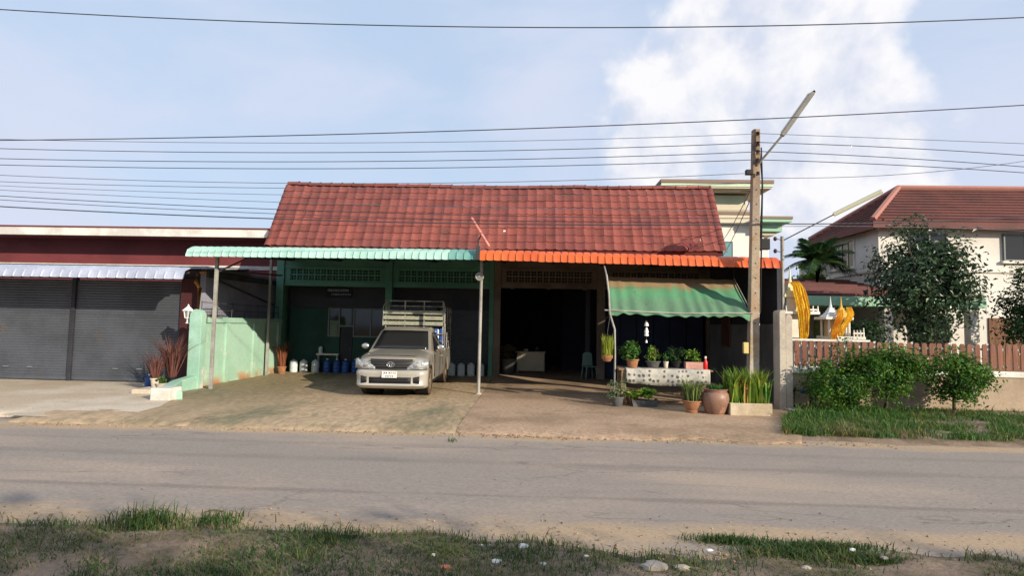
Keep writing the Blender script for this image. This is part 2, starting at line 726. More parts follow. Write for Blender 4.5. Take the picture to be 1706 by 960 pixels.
# concrete slabs in front of the shops, ragged where they meet the road
def slab(name, x0, x1, mat, z, seed, ye=9.95, y1=27.0, amp=0.16, clip=None):
    b = MB()
    xs = np.linspace(x0, x1, int((x1 - x0) / 0.1) + 1)
    prof = [(0.0, -0.16), (0.0, -0.05), (0.04, -0.035), (0.18, -0.018), (0.5, 0.0), (1.2, 0.004), (2.5, 0.0), (4.5, 0.0), (7, 0.0), (10, 0.0)]
    rr = []
    for (d, dz) in prof:
        r = []
        for x in xs:
            e = ye + amp * (vnoise(x * 0.8, seed, seed) - 0.5) + 0.10 * (vnoise(x * 3.7, seed, seed + 1) - 0.5) + 0.06 * (vnoise(x * 11, seed, 4) - 0.5)
            f = max(0.0, 1 - d / 5)
            xx = x if clip is None else x0 + (x - x0) * (clip(d) - x0) / (x1 - x0)
            r.append((xx, e * f + ye * (1 - f) + d, z + dz + (0.012 * (vnoise(x * 1.1, d * 2, seed) - 0.5) if 0 < d < 6 else 0)))
        rr.append(r)
    rr.append([(x, y1, z) for x in xs])
    b.grid(rr)
    return struct(b.build(name, mat, smooth=60))
slab('driveway', -9.15, -1.30, m_conc, 0.0, 2, ye=9.98)
slab('driveway', -1.295, 5.75, m_conc2, 0.006, 6, ye=9.86, amp=0.34, clip=lambda d: min(5.75, 4.45 + 0.46 * d))
slab('shop_apron', -34, -9.2, m_conc3, -0.012, 9, ye=10.9, amp=0.5)

# foreground verge and right-hand verge: uneven soil that dips under the road at a ragged edge
def verge(name, x0, x1, y0, y1, dist, top, mat, zb, seed, step=0.14):
    b = MB()
    xs = np.arange(x0, x1, step)
    ys = np.arange(y0, y1, step)
    rr = []
    for y in ys:
        r = []
        for x in xs:
            d = dist(x, y)
            z = zb + max(-0.07, min(top, d * 0.20)) + 0.03 * (vnoise(x * 1.7, y * 1.7, seed) - 0.5) + 0.014 * (vnoise(x * 6, y * 6, seed) - 0.5)
            r.append((x, y, z))
        rr.append(r)
    b.grid(rr)
    return struct(b.build(name, mat, smooth=180))
m_verge = M('verge_soil', S(140, 120, 102), S(108, 94, 74), 1.1, 0.42, 0.6, bump=0.6, bscale=22, rough=0.95, c3=S(150, 130, 108), s3=4, world=True)
def edgeF(x):
    return 5.02 + 0.35 * (vnoise(x * 0.8, 1, 5) - 0.5) + 0.22 * (vnoise(x * 2.6, 2, 5) - 0.5)
def edgeR(x):
    return 10.15 + 0.25 * (vnoise(x * 0.8, 4, 7) - 0.5) + 0.12 * (vnoise(x * 3.1, 4, 9) - 0.5)
def distR(x, y):
    bx = 4.35 + max(0.0, y - 10.3) * 0.46 + 0.35 * (vnoise(y * 1.4, 2, 3) - 0.5)
    return min(y - edgeR(x), x - bx)
verge('grass_verge', -13, 13, -8, 5.5, lambda x, y: edgeF(x) - y, 0.045, m_verge, -0.045, 11)
verge('grass_verge', 4.0, 20, 9.9, 14.5, distR, 0.075, m_verge, -0.03, 13)

# loose grit along the broken slab edge, the road and the verge
m_grit = M('grit', S(150, 128, 104), S(120, 104, 88), 6, island=0.35, rough=0.95, var=0)
R0 = np.random.RandomState(17)
b = MB()
def grit(n, x0, x1, yf, sy, z, s0, s1):
    for _ in range(n):
        x = R0.uniform(x0, x1)
        y = yf(x) + R0.normal() * sy
        s = s0 + (s1 - s0) * R0.uniform() ** 3
        q = R0.uniform(0.6, 1.3, 6) * s
        b.add([(x + q[0], y, z), (x - q[1], y, z), (x, y + q[2], z), (x, y - q[3], z), (x, y, z + q[4] * 0.8), (x, y, z - q[5] * 0.5)],
              [(0, 2, 4), (2, 1, 4), (1, 3, 4), (3, 0, 4), (2, 0, 5), (1, 2, 5), (3, 1, 5), (0, 3, 5)])
grit(1500, -9, 6, lambda x: 9.84, 0.10, -0.058, 0.006, 0.035)
grit(500, -9, 6, lambda x: 10.1, 0.25, -0.005, 0.004, 0.016)
grit(1600, -6, 8, lambda x: 5.25, 0.30, -0.056, 0.004, 0.022)
grit(900, 0, 7, lambda x: 4.6, 0.3, -0.03, 0.004, 0.03)
grit(1200, -9, 9, lambda x: 7.4, 1.3, -0.058, 0.003, 0.010)
grit(500, -8, 5, lambda x: 12.5, 1.6, 0.004, 0.003, 0.012)
stuff(tag(b.build('loose_grit', m_grit, origin=(0, 9.9, -0.06)), 'loose grit and small stones along the road edges', 'gravel'))

# ------------------------------------------------------------------ grass (cannot be counted)
m_grass = M('grass_blades', S(66, 92, 44), S(92, 104, 56), 2.2, island=0.5, hue=0.04, trans=0.35, rough=0.6, var=0, world=True)
m_grassd = M('weed_blades', S(74, 108, 46), S(118, 116, 66), 1.2, 0.50, 0.68, island=0.4, hue=0.03, trans=0.3, rough=0.6, var=0, world=True)
R = np.random.RandomState(4)
def scatter(n, x0, x1, y0, y1, keep, zf):
    xs, ys = R.uniform(x0, x1, n), R.uniform(y0, y1, n)
    return np.array([(x, y, zf(x, y)) for x, y in zip(xs, ys) if R.uniform() < keep(x, y)]).reshape(-1, 3)
def keepF(x, y):
    d = edgeF(x) - y
    if d < -0.02:
        return 0
    p = vnoise(x * 1.3, y * 1.5, 21) * 0.45 + vnoise(x * 3.5, y * 3.5, 22) * 0.35 + vnoise(x * 9, y * 9, 23) * 0.2
    bare = 0.22 * max(0.0, min(1.0, (x - 0.6) / 1.4)) + 0.04 * max(0.0, min(1.0, 1.4 - abs(x + 2.6)))
    return max(0.02, min(1.0, (p - 0.26 - bare) * 4.5)) * min(1.0, 0.15 + d * 2.0)
mb = MB()
P = scatter(150000, -7.5, 7.5, 2.8, 5.2, keepF, lambda x, y: -0.03)
blades(mb, P, 0.050, 0.008, 1, lean=0.9, hj=0.5)
P = scatter(9000, -7.5, 7.5, 3.0, 5.1, lambda x, y: keepF(x, y) * (1 if vnoise(x * 2, y * 2, 30) > 0.6 else 0.04), lambda x, y: -0.03)
blades(mb, P, 0.10, 0.009, 2, lean=0.7, hj=0.5)
for (px, py, n, h) in ((245, 872, 200, 0.13), (225, 880, 140, 0.11), (350, 872, 180, 0.08), (372, 875, 110, 0.07), (270, 880, 140, 0.09), (-60, 880, 260, 0.12),
                       (560, 905, 220, 0.10)):
    c = G(px, py, -0.04)
    a = R.normal(size=(n, 3)) * (0.13, 0.10, 0) + (c.x, c.y, -0.04)
    blades(mb, a, h, 0.010, px, lean=0.6, hj=0.5)
mb2 = MB()
P = scatter(26000, -7.5, 7.5, 2.8, 5.2, lambda x, y: 0.5 * (edgeF(x) - y > 0) * (1 if vnoise(x * 2.5, y * 2.5, 61) > 0.42 else 0.15), lambda x, y: -0.03)
blades(mb2, P, 0.05, 0.006, 3, lean=1.5, hj=0.6)
stuff(tag(mb2.build('dry_grass', M('dry_grass_blades', S(150, 132, 92), S(120, 104, 74), 2, island=0.35, trans=0.2, var=0, world=True), origin=(0, 4, 0)), 'dry straw-coloured grass among the short green grass by the road', 'grass'))
for (px, py, n, sx, sy) in ((1365, 915, 1500, 0.26, 0.06), (1300, 925, 900, 0.2, 0.07), (1220, 903, 700, 0.16, 0.04), (1440, 935, 800, 0.2, 0.05), (640, 915, 1500, 0.35, 0.1), (480, 920, 1200, 0.3, 0.1), (760, 930, 1500, 0.4, 0.08)):
    c = G(px, py, -0.04)
    a = R.normal(size=(n, 3)) * (sx, sy, 0) + (c.x, c.y, -0.045)
    blades(mb, a, 0.045, 0.009, px, lean=1.0, hj=0.6)
stuff(tag(mb.build('verge_grass', m_grass, origin=(0, 4, 0)), 'short dark green grass along the near side of the road', 'grass'))

def keepR(x, y):
    d = distR(x, y)
    if d < 0.06 or (x < 5.95 and y > 12.9):
        return 0
    p = vnoise(x * 1.2, y * 1.6, 41) * 0.6 + vnoise(x * 4, y * 4, 42) * 0.4
    wall = max(0.0, min(1.0, (y - 12.4) / 1.0))
    return max(0.0, min(1.0, (p - 0.16 - 0.16 * wall) * 3.5))
mb = MB()
P = scatter(60000, 4.2, 15, 10.2, 13.8, keepR, lambda x, y: 0.0)
blades(mb, P, 0.11, 0.014, 5, lean=0.8, hj=0.5)
P = scatter(5000, 4.3, 15, 10.4, 13.4, lambda x, y: keepR(x, y) * (1 if vnoise(x * 2.2, y * 2.2, 50) > 0.55 else 0.05), lambda x, y: -0.02)
blades(mb, P, 0.24, 0.018, 6, lean=0.7, hj=0.5)
stuff(tag(mb.build('weeds', m_grassd, origin=(8, 12, 0)), 'green weeds and grass in front of the picket fence', 'weeds'))
mb = MB()
for (px, py, n, h, s) in ((768, 702, 60, 0.06, 0.07), (757, 712, 30, 0.05, 0.05), (753, 735, 30, 0.05, 0.04)):
    c = G(px, py, -0.05)
    blades(mb, R.normal(size=(n, 3)) * (s, s * 1.4, 0) + (c.x, c.y, -0.05), h, 0.012, px, lean=0.8)
stuff(tag(mb.build('crack_weeds', m_grassd), 'tiny weeds growing in the crack between the two driveways', 'weeds'))

# ================================================================== MAIN HOUSE
HX0, HX1, FY = -9.12, 6.22, 20.2
m_green = M('green_paint', S(96, 146, 126), S(84, 132, 112), 1.0, c3=S(66, 104, 88), s3=2.5, lo3=0.62, hi3=0.8, bump=0.15, bscale=20, rough=0.7, var=0.06)
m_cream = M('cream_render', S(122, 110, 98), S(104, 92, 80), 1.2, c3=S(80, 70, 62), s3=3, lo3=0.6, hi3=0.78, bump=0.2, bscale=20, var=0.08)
m_dkgrey = M('dark_grey_panel', S(58, 58, 64), S(48, 48, 54), 1.0, rough=0.7, var=0.08)
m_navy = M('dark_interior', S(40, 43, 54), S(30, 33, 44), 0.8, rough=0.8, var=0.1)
m_frame = M('window_frame_paint', S(110, 116, 114), rough=0.5, var=0.08)
m_glassd = M('dark_glass', (0.012, 0.014, 0.018), rough=0.06, spec=0.5, var=0)
m_wood = M('brown_wood', S(120, 84, 58), S(92, 62, 42), 3, stretch=(6, 6, 0.6), rough=0.7, bump=0.2, bscale=20, var=0.15)
m_tile = M('roof_tile_red', S(133, 74, 65), S(117, 66, 61), 0.9, 0.42, 0.62, rough=0.72, world=True, orand=0.16, bump=0.25, bscale=35, c3=S(100, 64, 56), s3=1.3, lo3=0.54, hi3=0.76, var=0.10, spec=0.25)
m_tilef = M('roof_tile_red_field', S(131, 74, 66), S(115, 65, 61), 0.7, 0.42, 0.62, rough=0.72, bump=0.25, bscale=35, c3=S(100, 64, 56), s3=1.3, lo3=0.54, hi3=0.76, var=0.12, spec=0.25, island=0.16, world=True)
m_sheath = M('roof_underlay', S(90, 44, 38), rough=0.9)

house = thing('shophouse', 'red-tiled twin shophouse with green left half and cream right half', 'house', ((HX0 + HX1) / 2, 23.5, 0))
Hm = lambda mbv, name, mat, **kw: mbv.build(name, mat, house, **kw)
# columns
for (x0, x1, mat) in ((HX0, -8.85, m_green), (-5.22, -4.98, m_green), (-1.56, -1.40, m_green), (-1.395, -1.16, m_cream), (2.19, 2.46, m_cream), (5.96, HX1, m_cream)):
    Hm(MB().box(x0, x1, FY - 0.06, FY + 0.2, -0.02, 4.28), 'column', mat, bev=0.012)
# beams over the openings
def beam(x0, x1, mat, zl):
    b = MB()
    b.box(x0, x1, FY, FY + 0.16, zl, zl + 0.19)
    b.box(x0, x1, FY - 0.03, FY + 0.16, zl + 0.62, zl + 0.70)
    b.box(x0, x1, FY + 0.002, FY + 0.158, zl + 0.70, 4.28)
    nb = int((x1 - x0 - 0.3) / 0.215)
    g_ = ((x1 - x0) - nb * 0.215) / 2
    b.box(x0, x0 + g_, FY + 0.004, FY + 0.156, zl + 0.19, zl + 0.62)
    b.box(x1 - g_, x1, FY + 0.004, FY + 0.156, zl + 0.19, zl + 0.62)
    o = Hm(b, 'beam', mat, bev=0.008)
    return o
blk = MB()                                   # pierced vent block 0.2 x 0.2 m
t_, w_ = 0.028, 0.215
for a_ in (-1, 1):
    blk.box(a_ * w_ / 2 - (t_ if a_ > 0 else 0), a_ * w_ / 2 + (t_ if a_ < 0 else 0), 0, 0.10, 0, w_)
blk.box(-w_ / 2 + t_, w_ / 2 - t_, 0, 0.10, 0, t_)
blk.box(-w_ / 2 + t_, w_ / 2 - t_, 0, 0.10, w_ - t_, w_)
blk.box(-0.012, 0.012, 0.02, 0.08, t_, w_ - t_)
blk.box(-w_ / 2 + t_, -0.012, 0.02, 0.08, w_ / 2 - 0.012, w_ / 2 + 0.012)
blk.box(0.012, w_ / 2 - t_, 0.02, 0.08, w_ / 2 - 0.012, w_ / 2 + 0.012)
def vents(x0, x1, z0, beam_o, mat, rows=2):
    n = int((x1 - x0 - 0.3) / w_)
    st = x0 + ((x1 - x0) - n * w_) / 2
    me = None
    for r_ in range(rows):
        for i in range(n):
            loc = Vector((st + (i + 0.5) * w_, FY + 0.03, z0 + r_ * w_)) - house.location
            if me is None:
                o = blk.build('vent_block', mat, beam_o, local=True)
                o.location = loc
                me = o.data
            else:
                inst('vent_block', me, beam_o, loc)
    # dark loft behind the pierced blocks
b1 = beam(-8.85, -5.22, m_green, 3.05)
vents(-8.85, -5.22, 3.242, b1, m_green)
b2 = beam(-4.98, -1.56, m_green, 3.05)
vents(-4.98, -1.56, 3.242, b2, m_green)
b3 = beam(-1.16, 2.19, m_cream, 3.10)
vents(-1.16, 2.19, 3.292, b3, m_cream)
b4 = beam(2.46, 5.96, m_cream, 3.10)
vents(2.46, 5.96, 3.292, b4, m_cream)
for x in (-0.75, 0.5, 1.75):                                   # brackets under the cream beam
    Hm(MB().box(x - 0.07, x + 0.07, FY - 0.05, FY, 3.06, 3.16), 'beam_bracket', m_cream)
# shell: side, back and inner walls, ceiling
for (x0, x1, mat) in ((HX0 + 0.002, HX0 + 0.14, m_green), (HX1 - 0.14, HX1 - 0.002, m_cream)):
    Hm(MB().prism([(20.4, -0.02), (26.98, -0.02), (26.98, 4.26), (21.0, 6.72), (20.4, 5.3)], 'yz', x0, x1), 'side_wall', mat)
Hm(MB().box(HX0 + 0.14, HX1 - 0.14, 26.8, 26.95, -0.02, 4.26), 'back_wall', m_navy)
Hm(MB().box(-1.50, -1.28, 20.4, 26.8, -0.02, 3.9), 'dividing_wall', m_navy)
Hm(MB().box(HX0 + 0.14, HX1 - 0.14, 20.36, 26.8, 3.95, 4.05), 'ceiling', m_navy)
# left unit front wall, set back under the beam
WY = 20.75
b = MB()
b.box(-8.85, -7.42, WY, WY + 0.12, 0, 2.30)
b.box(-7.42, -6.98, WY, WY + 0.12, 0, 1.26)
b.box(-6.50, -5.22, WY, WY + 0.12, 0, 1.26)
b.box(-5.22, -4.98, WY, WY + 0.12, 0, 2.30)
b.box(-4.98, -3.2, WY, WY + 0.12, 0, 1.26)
Hm(b, 'front_wall', M('shaded_green_paint', S(40, 76, 66), S(32, 62, 54), 1.0, rough=0.7, var=0.08))  # green darkened in the colour to stand for the deep shade here
Hm(MB().box(-8.85, -1.56, WY - 0.06, WY + 0.14, 2.30, 4.0), 'shutter_box', m_dkgrey)
def window(x0, x1, z0, z1, Y, panes, par=house):
    f_ = MB()
    t = 0.05
    f_.box(x0, x1, Y - 0.03, Y + 0.06, z0, z0 + t)
    f_.box(x0, x1, Y - 0.03, Y + 0.06, z1 - t, z1)
    n = panes
    for i in range(n + 1):
        x = x0 + (x1 - x0 - t) * i / n
        f_.box(x, x + t, Y - 0.028, Y + 0.058, z0 + t, z1 - t)
    o = f_.build('window', m_frame, par)
    for i in range(n):
        xa = x0 + (x1 - x0 - t) * i / n + t
        xb = x0 + (x1 - x0 - t) * (i + 1) / n
        MB().box(xa, xb, Y + 0.01, Y + 0.025, z0 + t, z1 - t).build('pane', m_glassd, o)
    return o
window(-7.42, -6.98, 1.26, 2.30, WY, 1)
window(-6.50, -5.22, 1.26, 2.30, WY, 2)
window(-4.98, -3.2, 1.26, 2.30, WY, 2)
d_ = Hm(MB().box(-6.96, -6.52, WY + 0.02, WY + 0.07, 0.01, 1.62), 'door', m_dkgrey, bev=0.006)
MB().cyl((-6.58, WY + 0.02, 0.85), (-6.58, WY - 0.04, 0.85), 0.02).build('door_handle', m_frame, d_)
f_ = MB().box(-6.98, -6.50, WY - 0.03, WY + 0.06, 1.62, 1.68)
Hm(f_, 'transom', m_frame)
Hm(MB().box(-6.96, -6.52, WY + 0.01, WY + 0.025, 1.68, 2.29), 'transom_pane', m_glassd)
# the roller shutter of the left unit behind the truck
def shutter(x0, x1, z0, z1, Y, pitch=0.075):
    b = MB()
    rows = []
    n = int((z1 - z0) / pitch)
    for i in range(n):
        z = z0 + i * pitch
        for (dz, dy) in ((0.0, 0.012), (0.012, 0.0), (pitch - 0.02, -0.006), (pitch - 0.004, 0.010)):
            rows.append([(x0, Y + dy, z + dz), (x1, Y + dy, z + dz)])
    b.grid(rows)
    b.box(x0, x1, Y + 0.03, Y + 0.05, z0, z1)
    return b
m_shut = M('grey_shutter_paint', S(92, 96, 104), S(80, 84, 90), 0.7, c3=S(104, 96, 88), s3=1.6, lo3=0.6, hi3=0.74, rough=0.55, var=0.07, metal=0.2)
Hm(shutter(-3.19, -1.57, 0.01, 2.30, WY + 0.03), 'roller_shutter', m_shut)
# right unit: garage opening with dark room, right bay closed by a blue-black folding door
m_bluedoor = M('blue_black_door', S(44, 52, 78), S(36, 42, 62), 1.0, rough=0.6)
for i in range(6):
    x = 2.48 + i * 0.58
    Hm(MB().box(x, x + 0.56, 20.62 + 0.02 * (i % 2), 20.67 + 0.02 * (i % 2), 0.01, 3.1), 'folding_panel', m_bluedoor, bev=0.01)
Hm(MB().box(1.82, 1.98, 20.5, 20.62, -0.01, 3.1), 'door_rail', m_dkgrey)
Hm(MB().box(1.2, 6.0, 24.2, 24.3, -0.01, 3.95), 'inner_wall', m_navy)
# roof ------------------------------------------------------------
EY, EZ, RY, RZ = 19.5, 4.36, 21.0, 6.82
sl = math.atan2(RZ - EZ, RY - EY)
SL = math.hypot(RZ - EZ, RY - EY)
b = MB()
b.prism([(EY, EZ - 0.03), (EY + 0.02, EZ - 0.12), (RY, RZ - 0.20), (27.6, 4.20), (27.62, 4.30), (RY, RZ - 0.06)], 'yz', HX0 - 0.06, HX1 + 0.06)
roof = Hm(b, 'roof', m_sheath)
TW = (HX1 - HX0 + 0.16) / 47
TL = SL / 9
def sagf(u, v):
    return -0.035 * math.sin(math.pi * u) ** 2 - 0.03 * math.sin(math.pi * ((u * 3) % 1)) * (0.4 + 0.6 * v) + 0.02 * (vnoise(u * 13, v * 3, 8) - 0.5) + 0.03
def tile_geo(b, ox, oy):
    """two-roll concrete tile; x across, y up the slope, z out of the slope"""
    n = 8
    rows = [[], [], []]
    for i in range(n + 1):
        u = i / n
        zz = 0.026 * abs(math.cos(math.pi * 2 * u)) ** 0.8 * (1 if math.cos(2 * math.pi * u) > 0 else -0.25)
        x = ox + (u - 0.5) * TW
        rows[0].append((x, oy, zz + 0.018))
        rows[1].append((x, oy + 0.001, zz + 0.052))
        rows[2].append((x, oy + TL + 0.03, zz + 0.026))
    b.grid(rows)
rot_r = Matrix.Rotation(sl, 4, 'X')
base = Vector((HX0 - 0.08, EY, EZ)) - house.location
b = MB()
tile_geo(b, 0, 0)
first = None
R3 = random.Random(3)
for r_ in range(6):
    for c in range(47):
        loc = base + Vector(((c + 0.5) * TW, 0, 0)) + Vector((0, math.cos(sl), math.sin(sl))) * (r_ * TL - 0.02)
        loc += Vector((R3.uniform(-0.006, 0.006), 0, R3.uniform(-0.006, 0.006) + sagf((c + 0.5) / 47, r_ / 9)))
        rot = (sl + R3.uniform(-0.022, 0.022), R3.uniform(-0.016, 0.016), R3.uniform(-0.018, 0.018))
        if first is None:
            first = b.build('tile', m_tile, roof, local=True, smooth=35)
            first.location, first.rotation_euler = loc, rot
        else:
            inst('tile', first.data, roof, loc, rot)
b = MB()
for r_ in range(6, 9):
    for c in range(47):
        q = MB()
        tile_geo(q, (c + 0.5) * TW + R3.uniform(-0.004, 0.004), r_ * TL - 0.02)
        dz = R3.uniform(-0.006, 0.006)
        sg_ = Vector((0, 0, sagf((c + 0.5) / 47, r_ / 9)))
        b.add([base + sg_ + (rot_r @ Vector((p[0], p[1], p[2] + dz))) for p in q.v], q.f)
stuff(b.build('upper_tiles', m_tilef, roof, local=True, smooth=35))
# ridge caps and verge caps
b = MB()
sec = [(math.cos(a) * 0.12, math.sin(a) * 0.10 - 0.02) for a in np.linspace(-0.25, math.pi + 0.25, 9)]
b.grid([[(-0.21, y, z) for y, z in sec], [(0.17, y * 0.95, z * 0.95) for y, z in sec], [(0.172, y * 1.08, z * 1.12) for y, z in sec], [(0.215, y * 1.08, z * 1.12) for y, z in sec]])
rc = None
n = 38
for i in range(n):
    loc = Vector((HX0 - 0.08 + (i + 0.5) * (HX1 - HX0 + 0.16) / n, RY, RZ + 0.05 + R3.uniform(-0.010, 0.010) + sagf((i + 0.5) / n, 1.0))) - house.location
    rot = (0, R3.uniform(-0.02, 0.02) - 0.02, 0)
    if rc is None:
        rc = b.build('ridge_tile', m_tile, roof, local=True, smooth=50)
        rc.location, rc.rotation_euler = loc, rot
    else:
        inst('ridge_tile', rc.data, roof, loc, rot)
b = MB()
sec = [(-0.11, -0.09), (-0.10, 0.05), (-0.03, 0.09), (0.04, 0.09), (0.11, 0.05), (0.12, -0.02)]
b.grid([[(x, 0, z + 0.03) for x, z in sec], [(x, TL + 0.04, z) for x, z in sec]])
vc = None
for sx, x in ((1, HX1 + 0.06), (-1, HX0 - 0.06)):
    for r_ in range(9):
        loc = Vector((x, EY, EZ)) + Vector((0, math.cos(sl), math.sin(sl))) * (r_ * TL - 0.03) - house.location
        if vc is None:
            vc = b.build('verge_tile', m_tile, roof, local=True, smooth=50)
            vc.location, vc.rotation_euler = loc, (sl, 0, 0)
        else:
            inst('verge_tile', vc.data, roof, loc, (sl, 0, 0), (-sx, 1, 1))
Hm(MB().box(HX0, HX1, EY + 0.05, EY + 0.09, 4.12, EZ - 0.06), 'fascia', m_cream)
Hm(MB().box(HX0, HX1, EY + 0.09, FY + 0.3, 4.28, 4.31), 'soffit', m_cream)

# ================================================================== AWNINGS
m_mint = M('mint_painted_sheet', S(172, 208, 194), S(160, 198, 184), 1.1, rough=0.42, metal=0.0, spec=0.5, c3=S(138, 174, 158), s3=3.2, lo3=0.6, hi3=0.82, var=0.05, orand=0.04)
m_teal = M('shadow_teal_sheet', S(92, 146, 136), S(112, 160, 150), 1.4, rough=0.45, spec=0.5, var=0.06, orand=0.03)  # teal stands in for the arc-shaped shadow on the end sheet
m_orange = M('orange_painted_sheet', S(214, 100, 44), S(198, 88, 38), 1.0, rough=0.42, spec=0.5, c3=S(190, 90, 44), s3=3, lo3=0.62, hi3=0.8, var=0.05, orand=0.05)
m_whitesheet = M('white_painted_sheet', S(176, 182, 198), S(158, 164, 182), 1.2, rough=0.4, spec=0.5, var=0.04, orand=0.03)
m_steel = M('dark_painted_steel', S(74, 74, 76), S(60, 58, 58), 2, rough=0.6, c3=S(104, 74, 52), s3=5, lo3=0.62, hi3=0.75, var=0.1)
m_greysteel = M('grey_painted_steel', S(162, 160, 152), S(142, 138, 130), 2, rough=0.5, c3=S(120, 92, 66), s3=6, lo3=0.66, hi3=0.8, var=0.08)

m_blocker = M('dark_bounce_blocker', S(52, 54, 54), S(42, 44, 44), 1.5, rough=0.85, var=0.1)
def sheet_mesh(pitch, ribs, path):
    """corrugated sheet; wide rounded crowns and narrow valleys, bent down along its front edge"""
    b = MB()
    prof = []
    for r_ in range(ribs):
        for (u, h) in ((0.0, -0.026), (0.05, -0.022), (0.10, 0.0), (0.32, 0.006), (0.5, 0.008), (0.68, 0.006), (0.90, 0.0), (0.95, -0.022)):
            prof.append(((r_ + u) * pitch, h))
    prof.append((ribs * pitch, -0.026))
    rows = []
    for i, (y, z) in enumerate(path):
        ya, za = path[max(i - 1, 0)]
        yb, zb = path[min(i + 1, len(path) - 1)]
        t = Vector((0, yb - ya, zb - za)).normalized()
        nrm = Vector((0, -t.z, t.y))
        if nrm.z < 0 and abs(nrm.z) > abs(nrm.y):
            nrm = -nrm
        rows.append([(x, y + nrm.y * h * 1.0, z + nrm.z * h) for x, h in prof])
    b.grid(rows)
    return b

def awning(name, label, x0, x1, yf, zf0, zf1, yb, zb, n, ribs, mat, rise=0.30, special=None):
    """x0..x1 front edge; the sheets are curved down to a lip at the front"""
    root = thing(name, label, 'awning', ((x0 + x1) / 2, yb - 0.05, 0))
    wdt = (x1 - x0) / n
    ov = 0.02
    zt = rise
    path = [(0.0, 0.0), (0.03, 0.10 * zt / .34), (0.075, 0.20 * zt / .34), (0.15, 0.28 * zt / .34), (0.26, 0.325 * zt / .34), (0.42, zt), (yb - yf, zb - zf0)]
    path = path[::-1]
    b = sheet_mesh((wdt + ov) / ribs, ribs, path)
    # keep every normal pointing up and out
    first = None
    for i in range(n):
        t = (i + 0.5) / n
        loc = Vector((x0 + i * wdt - ov / 2, yf, zf0 + (zf1 - zf0) * t + 0.004 * (i % 2))) - root.location
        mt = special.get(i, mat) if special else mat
        if first is None:
            first = b.build('roof_sheet', mat, root, local=True, smooth=50)
            first.location = loc
            md = first
        else:
            o = inst('roof_sheet', first.data, root, loc)
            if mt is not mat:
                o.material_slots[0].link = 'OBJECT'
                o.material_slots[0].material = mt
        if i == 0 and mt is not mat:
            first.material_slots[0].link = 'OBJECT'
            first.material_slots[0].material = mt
    return root

AYF = 14.36
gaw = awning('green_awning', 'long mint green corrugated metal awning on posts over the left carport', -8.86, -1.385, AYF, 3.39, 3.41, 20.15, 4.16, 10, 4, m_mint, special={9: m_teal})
oaw = awning('orange_awning', 'long orange corrugated metal awning over the right half of the shophouse', -1.38, 6.02, AYF, 3.41, 3.31, 20.15, 4.10, 10, 4, m_orange)
def awning_frame(root, x0, x1, z0, z1, nraf):
    b = MB()                                              # added to cut bounce light in the carport: dark lining under the sheets
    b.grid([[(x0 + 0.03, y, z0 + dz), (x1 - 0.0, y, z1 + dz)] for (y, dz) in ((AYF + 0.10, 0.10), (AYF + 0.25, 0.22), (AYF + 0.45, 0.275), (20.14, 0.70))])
    b.build('bounce_blocker', m_blocker, root, thick=0.01)
    for (y, dz) in ((AYF + 0.5, 0.24), (AYF + 2.4, 0.38), (AYF + 4.4, 0.54)):
        b = MB()
        b.path([(x0 + 0.1, y, z0 + dz), (x1 - 0.1, y, z1 + dz)], 0.04, 4)
        b.build('purlin', m_steel, root)
    for i in range(nraf):
        x = x0 + 0.35 + (x1 - x0 - 0.7) * i / (nraf - 1)
        zz = z0 + (z1 - z0) * i / (nraf - 1)
        MB().path([(x, AYF + 0.35, zz + 0.17), (x, 20.15, zz + 0.60)], 0.045, 4).build('rafter', m_steel, root)
awning_frame(gaw, -8.86, -1.42, 3.36, 3.38, 5)
awning_frame(oaw, -1.38, 6.02, 3.38, 3.28, 5)
MB().box(-8.40, -8.32, 14.88, 14.96, -0.02, 3.60).build('post', m_greysteel, gaw, bev=0.008)
MB().box(-8.79, -8.71, 18.86, 18.94, -0.02, 3.90).build('post', m_greysteel, gaw, bev=0.008)
MB().path([(-8.36, 14.96, 3.05), (-7.3, 14.92, 3.55)], 0.025, 6).build('brace', m_steel, gaw)
MB().path([(-8.36, 14.96, 3.1), (-8.36, 18.9, 3.3), (-8.75, 18.95, 3.3)], 0.025, 6).build('brace', m_steel, gaw)
p = G(797, 657)
MB().cyl((p.x, p.y, -0.02), (p.x + 0.01, p.y, 3.62), 0.042, 0.042, 12).build('pole', m_greysteel, gaw, smooth=40)
MB().lathe((p.x, p.y, -0.02), [(0.0, 0.06), (0.06, 0.06), (0.09, 0.03), (0.10, 0.0)], 12).build('pole_foot', M('cement', S(170, 160, 140), rough=0.9), gaw, smooth=40)
# round lamp on the pole
m_white = M('white_plastic', S(226, 224, 216), rough=0.45, var=0.05)
m_black = M('black_rubber', S(26, 26, 28), rough=0.6, var=0.1)
m_chrome = M('chrome', S(210, 210, 206), rough=0.18, metal=0.9, var=0)
c = W(799, 461, p.y - 0.07)
rl = thing('round_lamp', 'round grey floodlight facing the street high on the silver pole', 'lamp', (c.x, c.y, c.z))
MB().lathe((c.x, c.y, c.z), [(0.0, -0.03), (0.075, -0.03), (0.10, -0.045), (0.115, -0.03), (0.115, 0.03), (0.0, 0.05)], 18, 'y').build('housing', m_greysteel, rl, smooth=35)
MB().lathe((c.x, c.y, c.z), [(0.0, -0.034), (0.07, -0.034), (0.07, -0.031)], 18, 'y').build('lens', M('lamp_lens', S(120, 122, 120), rough=0.2, var=0.2, vscale=60), rl)
MB().lathe((c.x, c.y, c.z), [(0.0, -0.040), (0.025, -0.038), (0.03, -0.034)], 12, 'y').build('reflector', m_chrome, rl)
